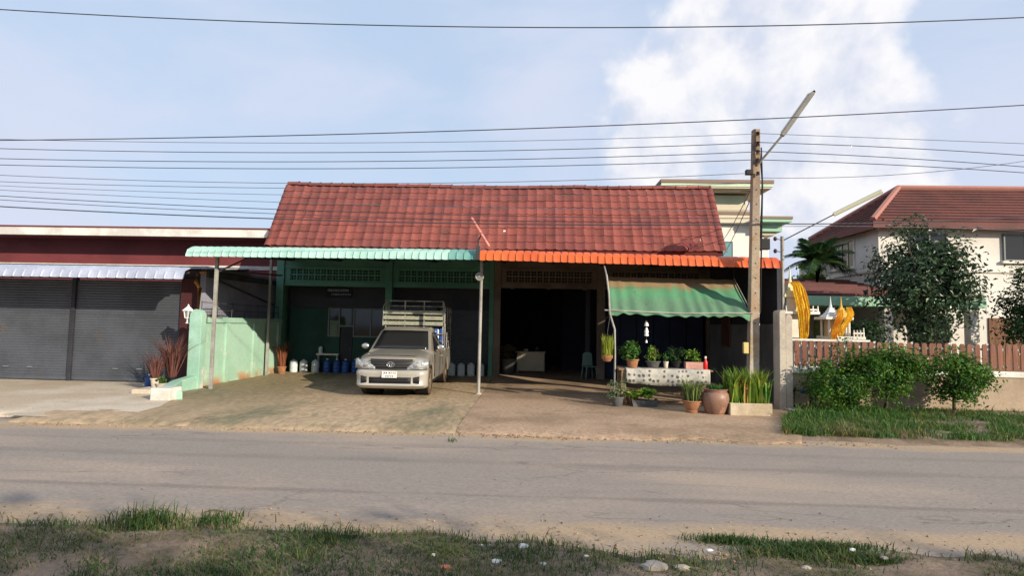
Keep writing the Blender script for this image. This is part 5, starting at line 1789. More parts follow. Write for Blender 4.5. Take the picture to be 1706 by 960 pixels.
def sash(pts, w, mat, root, name='sash'):
    """one gathered length of thin cloth with fine folds and uneven edges"""
    Rs = random.Random(len(pts) * 7 + int(w * 1000))
    fine = []
    for i in range(len(pts) - 1):
        for t in (0.0, 0.33, 0.66):
            fine.append(Vector(pts[i]).lerp(Vector(pts[i + 1]), t))
    fine.append(Vector(pts[-1]))
    nc = 36
    fold = [Rs.uniform(-1, 1) for _ in range(nc + 1)]
    rows = []
    for i, p in enumerate(fine):
        t = i / (len(fine) - 1)
        ww = w * (0.75 + 0.35 * math.sin(t * 3.0 + 0.4) + 0.06 * Rs.uniform(-1, 1))
        last = 1 if t > 0.93 else 0
        rows.append([(p.x + ww * (j / nc - 0.5), p.y - 0.022 * math.sin(j / nc * 31 + 1.5 * math.sin(t * 5)) - 0.012 * fold[j],
                      p.z + last * 0.07 * fold[j] + 0.01 * math.sin(j * 0.9 + i)) for j in range(nc + 1)])
    return MB().grid(rows).build(name, mat, root, smooth=180)

SPY = 15.5
# tall shrine close to the boundary post
a = W(1318, 560, SPY)
s1 = thing('tall_spirit_house', 'tall white spirit house with long yellow sash next to the thin steel post', 'spirit house', (6.75, SPY, 0))
MB().lathe((6.75, SPY, 0), [(0, 0), (0.24, 0), (0.24, 0.08), (0.16, 0.14), (0.13, 0.5), (0.13, 1.2), (0.2, 1.35), (0.26, 1.42), (0, 1.42)], 8).build('pedestal', m_sp, s1, smooth=30)
b = MB().box(6.42, 7.30, SPY - 0.40, SPY + 0.4, 2.22, 2.29)
b.box(6.52, 7.0, SPY - 0.3, SPY + 0.3, 1.42, 1.62)
b.box(6.62, 6.88, SPY - 0.14, SPY + 0.14, 1.62, 2.22)
b.build('platform', m_sp, s1, bev=0.01)
for (x, y) in ((7.0, -0.36), (7.14, -0.36), (7.26, -0.36), (7.26, 0.3), (6.46, -0.36)):
    MB().cyl((x, SPY + y, 2.29), (x, SPY + y, 2.44), 0.025, 0.012, 6).build('baluster', m_sp, s1)
MB().box(6.98, 7.28, SPY - 0.37, SPY - 0.35, 2.32, 2.36).build('balustrade', m_sp, s1)
MB().box(6.54, 6.90, SPY - 0.2, SPY + 0.2, 2.292, 2.66).build('chamber', m_sp, s1, bev=0.01)
b = MB()
spire(b, 6.72, SPY, 2.66, 0.25, 0.82)
b.build('spire_roof', M('cream_shrine_roof', S(224, 216, 178), rough=0.6, var=0.06), s1)
sash([(6.70, SPY - 0.30, 3.05), (6.78, SPY - 0.34, 2.92), (6.82, SPY - 0.36, 2.7), (6.84, SPY - 0.44, 2.45), (6.86, SPY - 0.47, 2.25), (6.87, SPY - 0.44, 2.0), (6.88, SPY - 0.42, 1.75), (6.86, SPY - 0.42, 1.5)], 0.30, m_sash, s1)
sash([(6.9, SPY - 0.30, 2.88), (6.93, SPY - 0.38, 2.6), (6.94, SPY - 0.46, 2.3), (6.93, SPY - 0.44, 1.8)], 0.14, m_sasho, s1)
# pale green small shrine seen left of the thin post
s3 = thing('green_spirit_house', 'small pale green spirit house on a white shelf behind the end post', 'spirit house', (6.42, 16.6, 0))
MB().cyl((6.42, 16.6, 0), (6.42, 16.6, 2.3), 0.09, 0.07, 10).build('pedestal', m_sp, s3)
MB().box(6.12, 6.72, 16.35, 16.85, 2.3, 2.36).build('platform', m_sp, s3)
MB().box(6.28, 6.56, 16.48, 16.72, 2.36, 2.72).build('chamber', m_pgreen, s3)
b = MB()
spire(b, 6.42, 16.6, 2.72, 0.2, 0.6)
b.build('spire_roof', m_pgreen, s3)
# twin-spired shrine behind the bush
s2 = thing('twin_spired_spirit_house', 'white twin-spired spirit house wrapped in yellow sashes above the picket fence', 'spirit house', (7.95, SPY, 0))
MB().lathe((7.95, SPY, 0), [(0, 0), (0.26, 0), (0.24, 0.1), (0.15, 0.2), (0.15, 1.2), (0.22, 1.42), (0, 1.42)], 8).build('pedestal', m_sp, s2, smooth=30)
for s_ in (-1, 1):
    for t_2 in (-1, 1):
        MB().path([(7.95 + s_ * 0.12, SPY + t_2 * 0.12, 1.38), (7.95 + s_ * 0.22, SPY + t_2 * 0.22, 1.60)], 0.035, 6).build('corbel', m_sp, s2)
MB().box(7.58, 8.42, SPY - 0.42, SPY + 0.42, 1.60, 1.67).build('platform', m_sp, s2, bev=0.01)
for x in (8.14, 8.22, 8.30, 8.38):
    MB().cyl((x, SPY - 0.39, 1.67), (x, SPY - 0.39, 1.84 if x < 8.35 else 1.9), 0.022, 0.012, 6).build('baluster', m_sp, s2)
MB().box(8.12, 8.40, SPY - 0.40, SPY - 0.38, 1.74, 1.78).build('balustrade', m_sp, s2)
for x in (7.62, 7.80, 8.04, 8.12):
    for y in (-0.2, 0.2):
        MB().cyl((x, SPY + y, 1.67), (x, SPY + y, 2.10), 0.03, n=8).build('column', m_sp, s2)
MB().box(7.68, 8.06, SPY - 0.1, SPY + 0.2, 1.67, 2.09).build('chamber', M('cream_chamber', S(204, 176, 140), rough=0.7), s2)
MB().box(7.48, 8.18, SPY - 0.32, SPY + 0.32, 2.10, 2.17).build('eave', m_sp, s2, bev=0.01)
b = MB()
spire(b, 7.76, SPY, 2.17, 0.20, 0.54)
b.build('spire_roof', M('silver_shrine_roof', S(208, 212, 216), rough=0.5, var=0.06), s2)
b = MB()
spire(b, 8.03, SPY, 2.17, 0.18, 0.54)
b.build('spire_roof', m_gold, s2)
sash([(8.10, SPY - 0.25, 2.42), (8.08, SPY - 0.36, 2.25), (7.98, SPY - 0.38, 2.05), (7.86, SPY - 0.38, 1.86), (7.8, SPY - 0.4, 1.7)], 0.16, m_sash, s2)
sash([(7.88, SPY - 0.25, 2.36), (7.82, SPY - 0.36, 2.2), (7.74, SPY - 0.38, 2.0), (7.66, SPY - 0.40, 1.8), (7.60, SPY - 0.46, 1.6), (7.60, SPY - 0.47, 1.42)], 0.17, m_sasho, s2)

# ================================================================== RIGHT NEIGHBOUR HOUSE
m_rh = M('cream_house_wall', S(220, 215, 206), S(208, 202, 192), 0.7, rough=0.8, bump=0.1, bscale=14, var=0.05)
m_rroof = M('maroon_roof_tile', S(112, 70, 64), S(96, 62, 58), 0.8, rough=0.75, bump=0.3, bscale=12, var=0.12)
m_rcap = M('roof_cap_tile', S(160, 110, 98), rough=0.7, var=0.1)
m_gfas = M('sage_green_fascia', S(150, 190, 160), rough=0.6, var=0.05)
rh = thing('cream_villa', 'cream two-storey villa with maroon hip roof on the right', 'house', (17.5, 25.5, 0))
HXa, HXb, HYa, HYb = 12.75, 23.0, 21.9, 25.9
MB().box(HXa, HXb, HYa, HYb, -0.1, 5.95).build('wall', m_rh, rh)
MB().box(HXa - 0.06, HXb + 0.06, HYa - 0.06, HYb + 0.06, 4.05, 4.17).build('string_course', m_rh, rh, bev=0.02)
MB().box(12.85, 19.0, 25.95, 28.6, -0.1, 4.95).build('rear_wing', m_rh, rh)
MB().box(12.8, 19.05, 25.92, 28.65, 4.951, 5.06).build('wing_parapet', m_whitep, rh)
ov = 0.45
ex0, ex1, ey0, ey1, ez, rz_ = HXa - ov, HXb + ov, HYa - ov, HYb + ov, 5.82, 7.62
ry_ = (ey0 + ey1) / 2
rx0, rx1 = ex0 + (ry_ - ey0), ex1 - (ry_ - ey0)
b = MB()
b.add([(ex0, ey0, ez), (ex1, ey0, ez), (ex1, ey1, ez), (ex0, ey1, ez), (rx0, ry_, rz_), (rx1, ry_, rz_), (ex0, ey0, ez - 0.16), (ex1, ey0, ez - 0.16), (ex1, ey1, ez - 0.16), (ex0, ey1, ez - 0.16)],
      [(0, 1, 5, 4), (1, 2, 5), (2, 3, 4, 5), (3, 0, 4), (6, 7, 1, 0), (7, 8, 2, 1), (8, 9, 3, 2), (9, 6, 0, 3), (9, 8, 7, 6)])
rro = b.build('roof', m_rroof, rh)
# tile courses on the two slopes in view: thin stepped ribs
def courses(A, B, C, D, n):
    """A-B eave, D-C ridge; lines of laid tiles"""
    A, B, C, D = map(Vector, (A, B, C, D))
    nn = (B - A).cross(D - A).normalized()
    if nn.z < 0:
        nn = -nn
    for i in range(n):
        t0, t1 = i / n, (i + 1) / n
        a0, b0, a1, b1 = A.lerp(D, t0), B.lerp(C, t0), A.lerp(D, t1), B.lerp(C, t1)
        m = MB()
        m.add([a0 + nn * 0.07, b0 + nn * 0.07, b1 + nn * 0.012, a1 + nn * 0.012, a0, b0], [(0, 1, 2, 3), (4, 5, 1, 0)])
        m.build('tile_course', m_rroof, rro)
courses((ex0, ey1, ez), (ex0, ey0, ez), (rx0, ry_, rz_), (rx0, ry_, rz_), 12)
courses((ex0, ey0, ez), (ex1, ey0, ez), (rx1, ry_, rz_), (rx0, ry_, rz_), 12)
for (p, q) in (((ex0, ey0, ez), (rx0, ry_, rz_)), ((ex0, ey1, ez), (rx0, ry_, rz_)), ((rx0, ry_, rz_), (rx1, ry_, rz_))):
    p, q = Vector(p), Vector(q)
    MB().path([p + Vector((0, 0, 0.08)), q + Vector((0, 0, 0.08))], 0.11, 7).build('hip_cap', m_rcap, rro, smooth=50)
MB().box(ex0 - 0.03, ex0 + 0.0, ey0, ey1, ez - 0.26, ez + 0.02).build('fascia', m_rroof, rh)
MB().box(ex0, ex1, ey0 - 0.03, ey0, ez - 0.22, ez + 0.02).build('fascia', m_rroof, rh)
def xwindow(y0, y1, z0, z1, X, par):
    f_ = MB()
    t = 0.07
    f_.box(X - 0.05, X + 0.02, y0 - t, y1 + t, z0 - t, z0)
    f_.box(X - 0.05, X + 0.02, y0 - t, y1 + t, z1, z1 + t)
    for y in (y0 - t, (y0 + y1) / 2 - 0.025, y1):
        f_.box(X - 0.048, X + 0.018, y, y + (t if y != (y0 + y1) / 2 - 0.025 else 0.05), z0, z1)
    o = f_.build('window', m_whitep, par)
    for (a, c) in ((y0, (y0 + y1) / 2 - 0.025), ((y0 + y1) / 2 + 0.025, y1)):
        MB().box(X - 0.02, X - 0.01, a, c, z0, z1).build('pane', m_glassd, o)
    MB().box(X - 0.12, X + 0.02, y0 - 0.12, y1 + 0.12, z0 - 0.13, z0 - t - 0.001).build('sill', m_whitep, o)
xwindow(24.75, 25.35, 4.45, 5.40, HXa, rh)
xwindow(23.55, 24.4, 4.42, 5.45, HXa, rh)
xwindow(26.9, 27.6, 3.9, 4.7, 12.85, rh)
def ywindow(x0, x1, z0, z1, Y, par, n=2):
    o = window(x0, x1, z0, z1, Y - 0.06, n, par)
    MB().box(x0 - 0.08, x1 + 0.08, Y - 0.14, Y - 0.001, z0 - 0.09, z0 - 0.002).build('sill', m_whitep, o)
for (x0, x1, z0, z1) in ((13.9, 15.2, 4.5, 5.5), (17.2, 18.8, 4.5, 5.5), (20.6, 21.9, 4.5, 5.5), (13.8, 15.2, 0.9, 2.4), (20.2, 21.8, 0.9, 2.4)):
    ywindow(x0, x1, z0, z1, HYa, rh)
dd = MB().box(16.6, 18.8, HYa - 0.05, HYa - 0.001, -0.1, 2.4).build('door', m_wood, rh, bev=0.01)
MB().cyl((17.6, HYa - 0.05, 1.1), (17.6, HYa - 0.11, 1.1), 0.03).build('door_handle', m_chrome, dd)
# carport on the left of the villa
cp = thing('villa_carport', 'low carport roof with sage green fascia in front of the cream villa', 'carport', (11.5, 21, 0))
b = MB()
b.prism([(19.9, 2.92), (19.9, 3.02), (24.5, 3.95), (24.5, 3.85)], 'yz', 8.75, 15.0)
cr = b.build('roof', m_rroof, cp)
for i in range(9):
    y = 19.88 + i * 0.5
    z = 3.02 + (y - 19.9) * 0.2022
    MB().prism([(y, z + 0.002), (y, z + 0.06), (y + 0.52, z + 0.118)], 'yz', 8.7, 15.05).build('tile_course', m_rroof, cr)
MB().box(8.72, 15.02, 19.84, 19.895, 2.66, 2.98).build('fascia', m_gfas, cp, bev=0.01)
MB().box(8.9, 15.0, 19.9, 24.4, 2.70, 2.76).build('ceiling', m_gfas, cp)
for (x, y) in ((8.95, 20.1), (14.7, 20.1), (8.95, 24.0), (11.9, 20.1)):
    MB().box(x - 0.15, x + 0.15, y - 0.15, y + 0.15, -0.1, 2.70).build('column', m_whitep, cp, bev=0.015)
MB().box(9.1, 12.74, 24.3, 24.45, -0.1, 2.7).build('back_wall', m_rh, cp)
# white car parked in the carport (only its cabin shows)
m_wcar = M('white_car_paint', S(224, 224, 222), rough=0.3, coat=0.5, var=0.02)
cr_ = thing('white_car', 'white car parked in the carport behind the spirit houses', 'car', (10.6, 21.6, -0.1))
secs = []
for (x, zt, zb, wd) in ((-2.1, 0.62, 0.35, 0.70), (-2.0, 0.80, 0.28, 0.80), (-1.2, 0.95, 0.26, 0.84), (0.0, 0.98, 0.26, 0.85), (1.4, 0.98, 0.26, 0.85), (2.0, 0.92, 0.30, 0.80), (2.1, 0.7, 0.36, 0.70)):
    secs.append([(x, -wd + 0.04, zb), (x, -wd, zb + 0.2), (x, -wd + 0.02, zt - 0.06), (x, -wd + 0.12, zt), (x, wd - 0.12, zt), (x, wd - 0.02, zt - 0.06), (x, wd, zb + 0.2), (x, wd - 0.04, zb)])
MB().loft(secs).build('body', m_wcar, cr_, local=True, smooth=40)
secs = []
for (x, zt, wd) in ((-1.3, 0.97, 0.72), (-0.6, 1.42, 0.60), (-0.3, 1.47, 0.58), (0.9, 1.47, 0.58), (1.2, 1.42, 0.60), (1.75, 0.97, 0.72)):
    secs.append([(x, -wd - (0.10 if zt > 1 else 0), 0.94), (x, -wd, zt - 0.04), (x, -wd + 0.08, zt), (x, wd - 0.08, zt), (x, wd, zt - 0.04), (x, wd + (0.10 if zt > 1 else 0), 0.94)])
MB().loft(secs).build('cabin', m_wcar, cr_, local=True, smooth=40)
for (xa, xb, xc, xd_) in ((-1.0, -0.02, -0.02, -0.5), (0.05, 0.95, 0.88, 0.05), (1.02, 1.5, 1.2, 0.98)):
    for s_ in (-1, 1):
        MB().add([(xa, s_ * 0.705, 1.0), (xb, s_ * 0.705, 1.0), (xc, s_ * 0.632, 1.36), (xd_, s_ * 0.632, 1.36)], [(0, 1, 2, 3)]).build('side_window', m_glass, cr_, local=True, thick=0.02)
for x in (-1.3, 1.3):
    for s_ in (-1, 1):
        w_o = MB().lathe((x, s_ * 0.74, 0.31), [(0.18, -0.09), (0.29, -0.09), (0.31, -0.05), (0.31, 0.05), (0.29, 0.09), (0.18, 0.09)], 20, 'y').build('tyre', m_black, cr_, local=True, smooth=40)
        MB().lathe((x, s_ * 0.74, 0.31), [(0, -0.07), (0.19, -0.08), (0.19, 0.08), (0, 0.07)], 16, 'y').build('rim', m_greysteel, w_o, local=True)

# ================================================================== TALL PALE HOUSE BEHIND
m_th = M('pale_white_wall', S(228, 224, 212), S(214, 210, 198), 0.6, rough=0.8, var=0.04)
m_tg = M('pale_green_wall', S(196, 214, 186), S(184, 202, 176), 0.6, rough=0.8, var=0.04)
m_tb = M('brown_roof_edge', S(134, 112, 98), rough=0.7, var=0.06)
m_sof = M('cream_soffit', S(206, 196, 172), rough=0.8, var=0.05)
th = thing('tall_white_house', 'tall pale house with flat overhanging green-edged roofs behind the tiled roof', 'house', (10, 36, 0))
MB().box(8.0, 12.15, 33.4, 41, -0.1, 9.5).build('tower_wall', m_tg, th)
MB().box(12.0, 12.14, 33.36, 33.398, 5.5, 9.45).build('tower_edge', m_th, th)
MB().box(6.9, 13.1, 32.0, 42, 9.86, 10.06).build('tower_roof', m_tb, th, bev=0.02)
MB().box(6.95, 13.05, 32.05, 41.9, 9.68, 9.858).build('roof_trim', m_tg, th)
MB().box(7.0, 13.0, 32.1, 41.8, 9.60, 9.678).build('soffit', m_sof, th)
MB().box(8.02, 12.1, 33.34, 33.395, 8.55, 8.95).build('wall_band', m_sof, th)
MB().box(7.5, 12.3, 32.6, 33.36, 8.22, 8.40).build('mid_roof', m_tb, th, bev=0.02)
MB().box(7.5, 12.25, 32.65, 33.35, 7.75, 8.218).build('mid_soffit', m_sof, th)
MB().box(7.2, 12.9, 33.0, 33.38, -0.1, 7.745).build('front_wall', m_th, th)
MB().box(12.9, 13.4, 33.6, 38, -0.1, 7.2).build('wing_wall', m_th, th)
MB().box(12.26, 14.1, 32.0, 39, 7.90, 8.05).build('wing_roof', m_tb, th, bev=0.02)
MB().box(12.28, 14.05, 32.05, 38.9, 7.74, 7.898).build('wing_trim', m_gfas, th)
MB().box(12.3, 13.75, 32.6, 38, 7.30, 7.738).build('wing_soffit', m_gfas, th)
MB().box(12.3, 13.45, 32.8, 33.58, 7.12, 7.298).build('wing_base', m_sof, th)
window(10.4, 11.15, 5.5, 6.75, 32.96, 1, th)
m_blueg = M('blue_green_glass', S(110, 150, 154), rough=0.15, spec=0.5, var=0.03)
MB().box(10.47, 11.08, 32.93, 32.94, 5.57, 6.68).build('blind', m_blueg, th)

# ================================================================== TREES
m_bark = M('bark', S(104, 88, 70), S(78, 66, 54), 3, stretch=(4, 4, 0.8), rough=0.9, bump=0.5, bscale=18, var=0.12)
def tree(name, label, base, h, crown_c, crown_r, n, leaf, mat, seed, trunk=0.1, clumps=26, group=None, cat='tree', limbs=7, aspect=0.5, shell=0.5, spread=0.34):
    root = thing(name, label, cat, base, 0, group)
    R9 = random.Random(seed)
    b = MB()
    bx_, by_, bz_ = base
    cc = Vector(crown_c)
    mid = Vector(((bx_ + cc.x) / 2 + R9.uniform(-.1, .1), (by_ + cc.y) / 2, (bz_ + cc.z) / 2))
    b.path([base, mid, cc], [trunk, trunk * 0.8, trunk * 0.4], 8)
    for i in range(limbs):
        a = R9.uniform(0, 6.28)
        st = mid.lerp(cc, R9.uniform(0.0, 0.8))
        e = cc + Vector((math.cos(a) * crown_r[0] * R9.uniform(0.4, 0.85), math.sin(a) * crown_r[1] * R9.uniform(0.4, 0.85), crown_r[2] * R9.uniform(-0.3, 0.7)))
        b.path([st, st.lerp(e, 0.5) + Vector((0, 0, 0.1 * crown_r[2])), e], [trunk * 0.45, trunk * 0.3, trunk * 0.1], 6)
    b.build('trunk', m_bark, root, smooth=60)
    b = MB()
    P = clump_points(crown_c, crown_r, n, seed, clumps=clumps, spread=spread, shell=shell)
    P = P[P[:, 2] > bz_ + 0.05]
    leafset(b, P, leaf, seed, aspect, 0.35, crown_c)
    b.build('crown', mat, root)
    return root

m_bush = M('bush_leaf', S(88, 128, 46), S(60, 98, 36), 2.6, island=0.6, hue=0.04, trans=0.35, rough=0.5, var=0)
m_treed = M('tree_leaf_dark', S(70, 94, 60), S(46, 70, 42), 1.6, island=0.6, hue=0.02, trans=0.3, rough=0.35, var=0, spec=0.6)
tree('bush', 'bright green leafy bush left in front of the picket fence', (6.72, 13.2, -0.04), 1.5, (6.64, 13.05, 0.72), (0.70, 0.5, 0.85), 6500, 0.075, m_bush, 61, trunk=0.035, clumps=26, group='bushes before the picket fence', cat='bush', shell=0.35)
tree('bush', 'bright green bush right of the first one before the fence, bare at its foot', (7.78, 13.3, -0.04), 1.5, (7.75, 13.2, 0.98), (0.92, 0.5, 0.66), 6500, 0.075, m_bush, 62, trunk=0.04, clumps=26, group='bushes before the picket fence', cat='bush', shell=0.35)
tree('bush', 'green bush at the right end of the picket fence in view', (9.3, 13.3, -0.04), 1.4, (9.25, 13.2, 0.9), (0.8, 0.5, 0.68), 4600, 0.08, m_bush, 63, trunk=0.04, clumps=24, group='bushes before the picket fence', cat='bush', shell=0.35)
tree('garden_tree', 'dark glossy-leaved tree in front of the cream villa at far right', (12.0, 17.6, -0.1), 5, (11.5, 17.6, 3.2), (1.4, 1.3, 1.85), 10000, 0.14, m_treed, 71, trunk=0.11, clumps=44, group='garden trees before the villa', shell=0.3)
tree('garden_tree', 'rounded green tree right of the dark glossy tree', (15.6, 17.8, -0.1), 5, (15.5, 17.8, 2.5), (1.6, 1.3, 1.7), 8000, 0.12, m_leafd, 72, trunk=0.11, clumps=36, group='garden trees before the villa', shell=0.3)
tree('garden_shrub', 'dark shrub under the carport behind the twin-spired spirit house', (9.6, 17.2, -0.1), 2.2, (9.5, 17.3, 1.5), (0.9, 0.6, 0.75), 1900, 0.10, m_leafd, 73, trunk=0.05, clumps=24, cat='shrub', shell=0.3)
tree('garden_shrub', 'small yellow-green shrub above the carport roof by the villa wall', (11.7, 24.9, -0.1), 4.4, (11.6, 24.8, 4.15), (0.85, 0.7, 0.55), 900, 0.14, m_leafl, 74, trunk=0.05, clumps=18, cat='shrub', shell=0.3)
tree('garden_shrub', 'loose dark shrub behind the thin steel post', (7.4, 19.5, -0.1), 3.6, (7.35, 19.5, 3.0), (0.55, 0.5, 0.9), 900, 0.13, m_leafd, 75, trunk=0.05, clumps=18, cat='shrub', shell=0.3)
# young palm beside the villa
pc = W(1362, 415, 23.0)
pb = thing('palm_tree', 'bushy palm with drooping fronds beside the cream villa', 'palm', (pc.x, 23.0, -0.1))
MB().path([(pc.x, 23, -0.1), (pc.x - 0.05, 23, 2.5), (pc.x, 23, pc.z - 0.6)], [0.16, 0.13, 0.12], 10).build('trunk', M('palm_trunk', S(150, 150, 96), S(122, 116, 76), 4, stretch=(2, 2, 8), rough=0.8, bump=0.4, bscale=16), pb, smooth=60)
m_palm = M('palm_leaf', S(58, 88, 46), S(48, 76, 40), 2, island=0.4, trans=0.25, rough=0.45, var=0)
R9 = random.Random(77)
for i in range(30):
    a = i * 2.4 + R9.uniform(-0.2, 0.2)
    el = R9.uniform(0.35, 1.45)
    L_ = R9.uniform(1.25, 1.75)
    d = Vector((math.cos(a), math.sin(a) * 0.8, 0))
    pts = []
    for j in range(9):
        t = j / 8
        pts.append(Vector((pc.x, 23, pc.z - 0.55)) + d * (L_ * t * math.cos(el * 0.75)) + Vector((0, 0, L_ * (t * math.sin(el) * 1.05 - 0.75 * t * t * (1.15 - 0.4 * el)))))
    b = MB()
    b.path(pts, [0.02 - 0.0018 * j for j in range(9)], 4)
    side = d.cross(Vector((0, 0, 1))).normalized()
    for j in range(1, 25):
        t = j / 25
        f_ = t * 8
        i0 = min(7, int(f_))
        p = pts[i0].lerp(pts[i0 + 1], f_ - i0)
        tg = (pts[i0 + 1] - pts[i0]).normalized()
        for s_ in (-1, 1):
            ll = 0.42 * (0.35 + math.sin(math.pi * min(1, t * 0.9 + 0.1)) * 0.8)
            e = p + (side * s_ * 0.75 + tg * 0.6 + Vector((0, 0, -0.35))) * ll
            w_2 = tg * 0.022
            b.add([p - w_2, p + w_2, p.lerp(e, 0.6) + w_2 * 0.9, e, p.lerp(e, 0.6) - w_2 * 0.9], [(0, 1, 2, 3, 4)])
    b.build('frond', m_palm, pb)

# unseen trees behind the viewer, added to shade the near verge
for i, (x, y, r_) in enumerate(((1.5, -4.8, 2.1), (5.6, -5.2, 2.2), (9.8, -4.9, 2.1), (13.6, -5.2, 2.2))):
    tree('added_shade_tree', 'broad unseen tree added for shade behind the viewer, %s from the left' % ordn[i], (x, y, -0.1), 5, (x, y, 3.5), (r_ * 1.15, 1.5, 1.55), 3600, 0.26, m_leafd, 90 + i, trunk=0.14, clumps=40, group='unseen shade trees behind the viewer', shell=0.2, spread=0.4)

# ================================================================== UTILITY POLE AND WIRES
m_pole = M('pole_concrete', S(182, 164, 138), S(158, 134, 108), 1.5, rough=0.9, bump=0.35, bscale=25, c3=S(120, 92, 74), s3=4, lo3=0.58, hi3=0.74, var=0.10,
           bands=(2, [(0.0, S(180, 172, 154)), (0.5, S(170, 158, 140)), (0.78, S(144, 126, 110)), (0.86, S(104, 98, 96)), (1.0, S(78, 77, 80))]))
PY = 14.0
up_ = thing('utility_pole', 'square concrete utility pole with street lamp in front of the orange awning', 'utility pole', (5.19, PY, 0))
p0, p1 = Vector((5.17, PY, -0.05)), Vector((5.30, PY, 6.64))
b = MB()
secs = []
for t in np.linspace(0, 1, 9):
    c = p0.lerp(p1, t)
    w = 0.118 - 0.038 * t
    secs.append([(c.x - w, c.y - w, c.z), (c.x + w, c.y - w, c.z), (c.x + w, c.y + w, c.z), (c.x - w, c.y + w, c.z)])
po = MB().loft(secs).build('shaft', m_pole, up_, bev=0.012)
m_hole = M('bolt_hole', S(40, 36, 34), rough=0.9)
for i in range(13):
    t = 0.30 + i * 0.053
    c = p0.lerp(p1, t)
    w = 0.118 - 0.038 * t
    MB().lathe((c.x, c.y - w - 0.002, c.z), [(0, -0.003), (0.016, -0.003), (0.016, 0.004)], 8, 'y').build('bolt_hole', m_hole, po)
m_ins = M('insulator_brown', S(70, 56, 54), rough=0.3, var=0.05)
def photo_at_pole(py):
    return W(1258, py, PY - 0.1).z
for py in (224, 240, 254, 268, 290):
    z = photo_at_pole(py)
    MB().lathe((5.28, PY - 0.17, z), [(0, -0.045), (0.04, -0.04), (0.045, -0.015), (0.025, 0), (0.045, 0.015), (0.04, 0.04), (0, 0.045)], 10).build('insulator', m_ins, up_, smooth=50)
z = photo_at_pole(288)
MB().box(5.0, 5.16, PY - 0.2, PY - 0.08, z - 0.06, z + 0.06).build('clamp_box', m_black, up_, bev=0.01)
MB().path([(5.42, PY - 0.02, 6.2), (5.44, PY - 0.03, 5.2), (5.40, PY - 0.04, 4.0), (5.38, PY - 0.03, 3.0), (5.35, PY - 0.05, 2.2)], 0.018, 6).build('riser_cable', m_black, up_)
MB().path([(5.41, PY + 0.05, 6.1), (5.46, PY + 0.05, 5.4), (5.42, PY + 0.05, 4.4), (5.40, PY + 0.05, 3.7)], 0.014, 6).build('riser_cable', m_black, up_)
MB().box(5.34, 5.60, PY - 0.05, PY + 0.1, 3.72, 3.98).build('switch_box', m_black, up_, bev=0.01)
c = W(1241, 580, PY - 0.16)
mt_ = MB().box(c.x - 0.05, c.x + 0.07, PY - 0.22, PY - 0.13, c.z - 0.13, c.z + 0.13)
mt_.build('meter_box', M('yellowed_box', S(206, 186, 120), rough=0.5, var=0.06), up_, bev=0.015)
# street lamp arm over the road
a0, a1, a2 = W(1262, 275, PY - 0.1), W(1303, 226, 13.45), W(1354, 154, 13.0)
la = MB().path([a0, a1, a1.lerp(a2, 0.15)], 0.028, 7).build('lamp_arm', m_greysteel, up_, smooth=50)
dv = (a2 - a1).normalized()
sd = dv.cross(Vector((0, 1, 0))).normalized()
b = MB()
secs = []
for t in (0.0, 0.02, 0.98, 1.0):
    c = a1.lerp(a2, t)
    w = 0.05 if 0.01 < t < 0.99 else 0.03
    secs.append([c + sd * w + Vector((0, 0.05, 0)), c + sd * w * 0.8 - Vector((0, 0.05, 0)), c - sd * w - Vector((0, 0.04, 0)), c - sd * w + Vector((0, 0.05, 0))])
MB().loft(secs).build('lamp_housing', m_greysteel, la)
MB().path([a1.lerp(a2, 0.04) + sd * 0.055, a1.lerp(a2, 0.95) + sd * 0.055], 0.026, 8).build('lamp_tube', m_white, la, smooth=50)
MB().path([a2, a2 + dv * 0.05 - sd * 0.02], 0.03, 6).build('end_cap', m_black, la)

# thin steel post and its tube lamp
sp_ = thing('thin_lamp_post', 'thin grey steel post with a long tube lamp by the spirit houses', 'lamp post', (6.5, 15.3, 0))
t0, t1, t2, t3 = W(1305, 640, 15.3), W(1303, 394, 15.3), W(1388, 358, 14.9), W(1470, 318, 14.5)
MB().cyl((t0.x, 15.3, -0.1), (t1.x, 15.3, t1.z), 0.045, n=10).build('post', m_greysteel, sp_, smooth=40)
MB().path([t1 - Vector((0, 0, 0.12)), t2, t2.lerp(t3, 0.1)], 0.016, 6).build('arm', m_steel, sp_)
MB().path([t2, t2.lerp(t3, 0.01), t2.lerp(t3, 0.99), t3], [0.02, 0.055, 0.055, 0.02], 8).build('lamp_tube', M('cream_lamp_shell', S(214, 210, 178), rough=0.5, var=0.04), sp_, smooth=50)
for dz in (0.10, 0.42):
    MB().path([(t1.x - 0.02, 15.25, t1.z - dz), (t1.x - 0.22, 15.2, t1.z - dz + 0.02)], 0.012, 5).build('insulator_arm', m_steel, sp_)
    MB().blob((t1.x - 0.22, 15.2, t1.z - dz + 0.02), (0.05, 0.05, 0.06), 8, 6).build('insulator', m_ins, sp_, smooth=180)

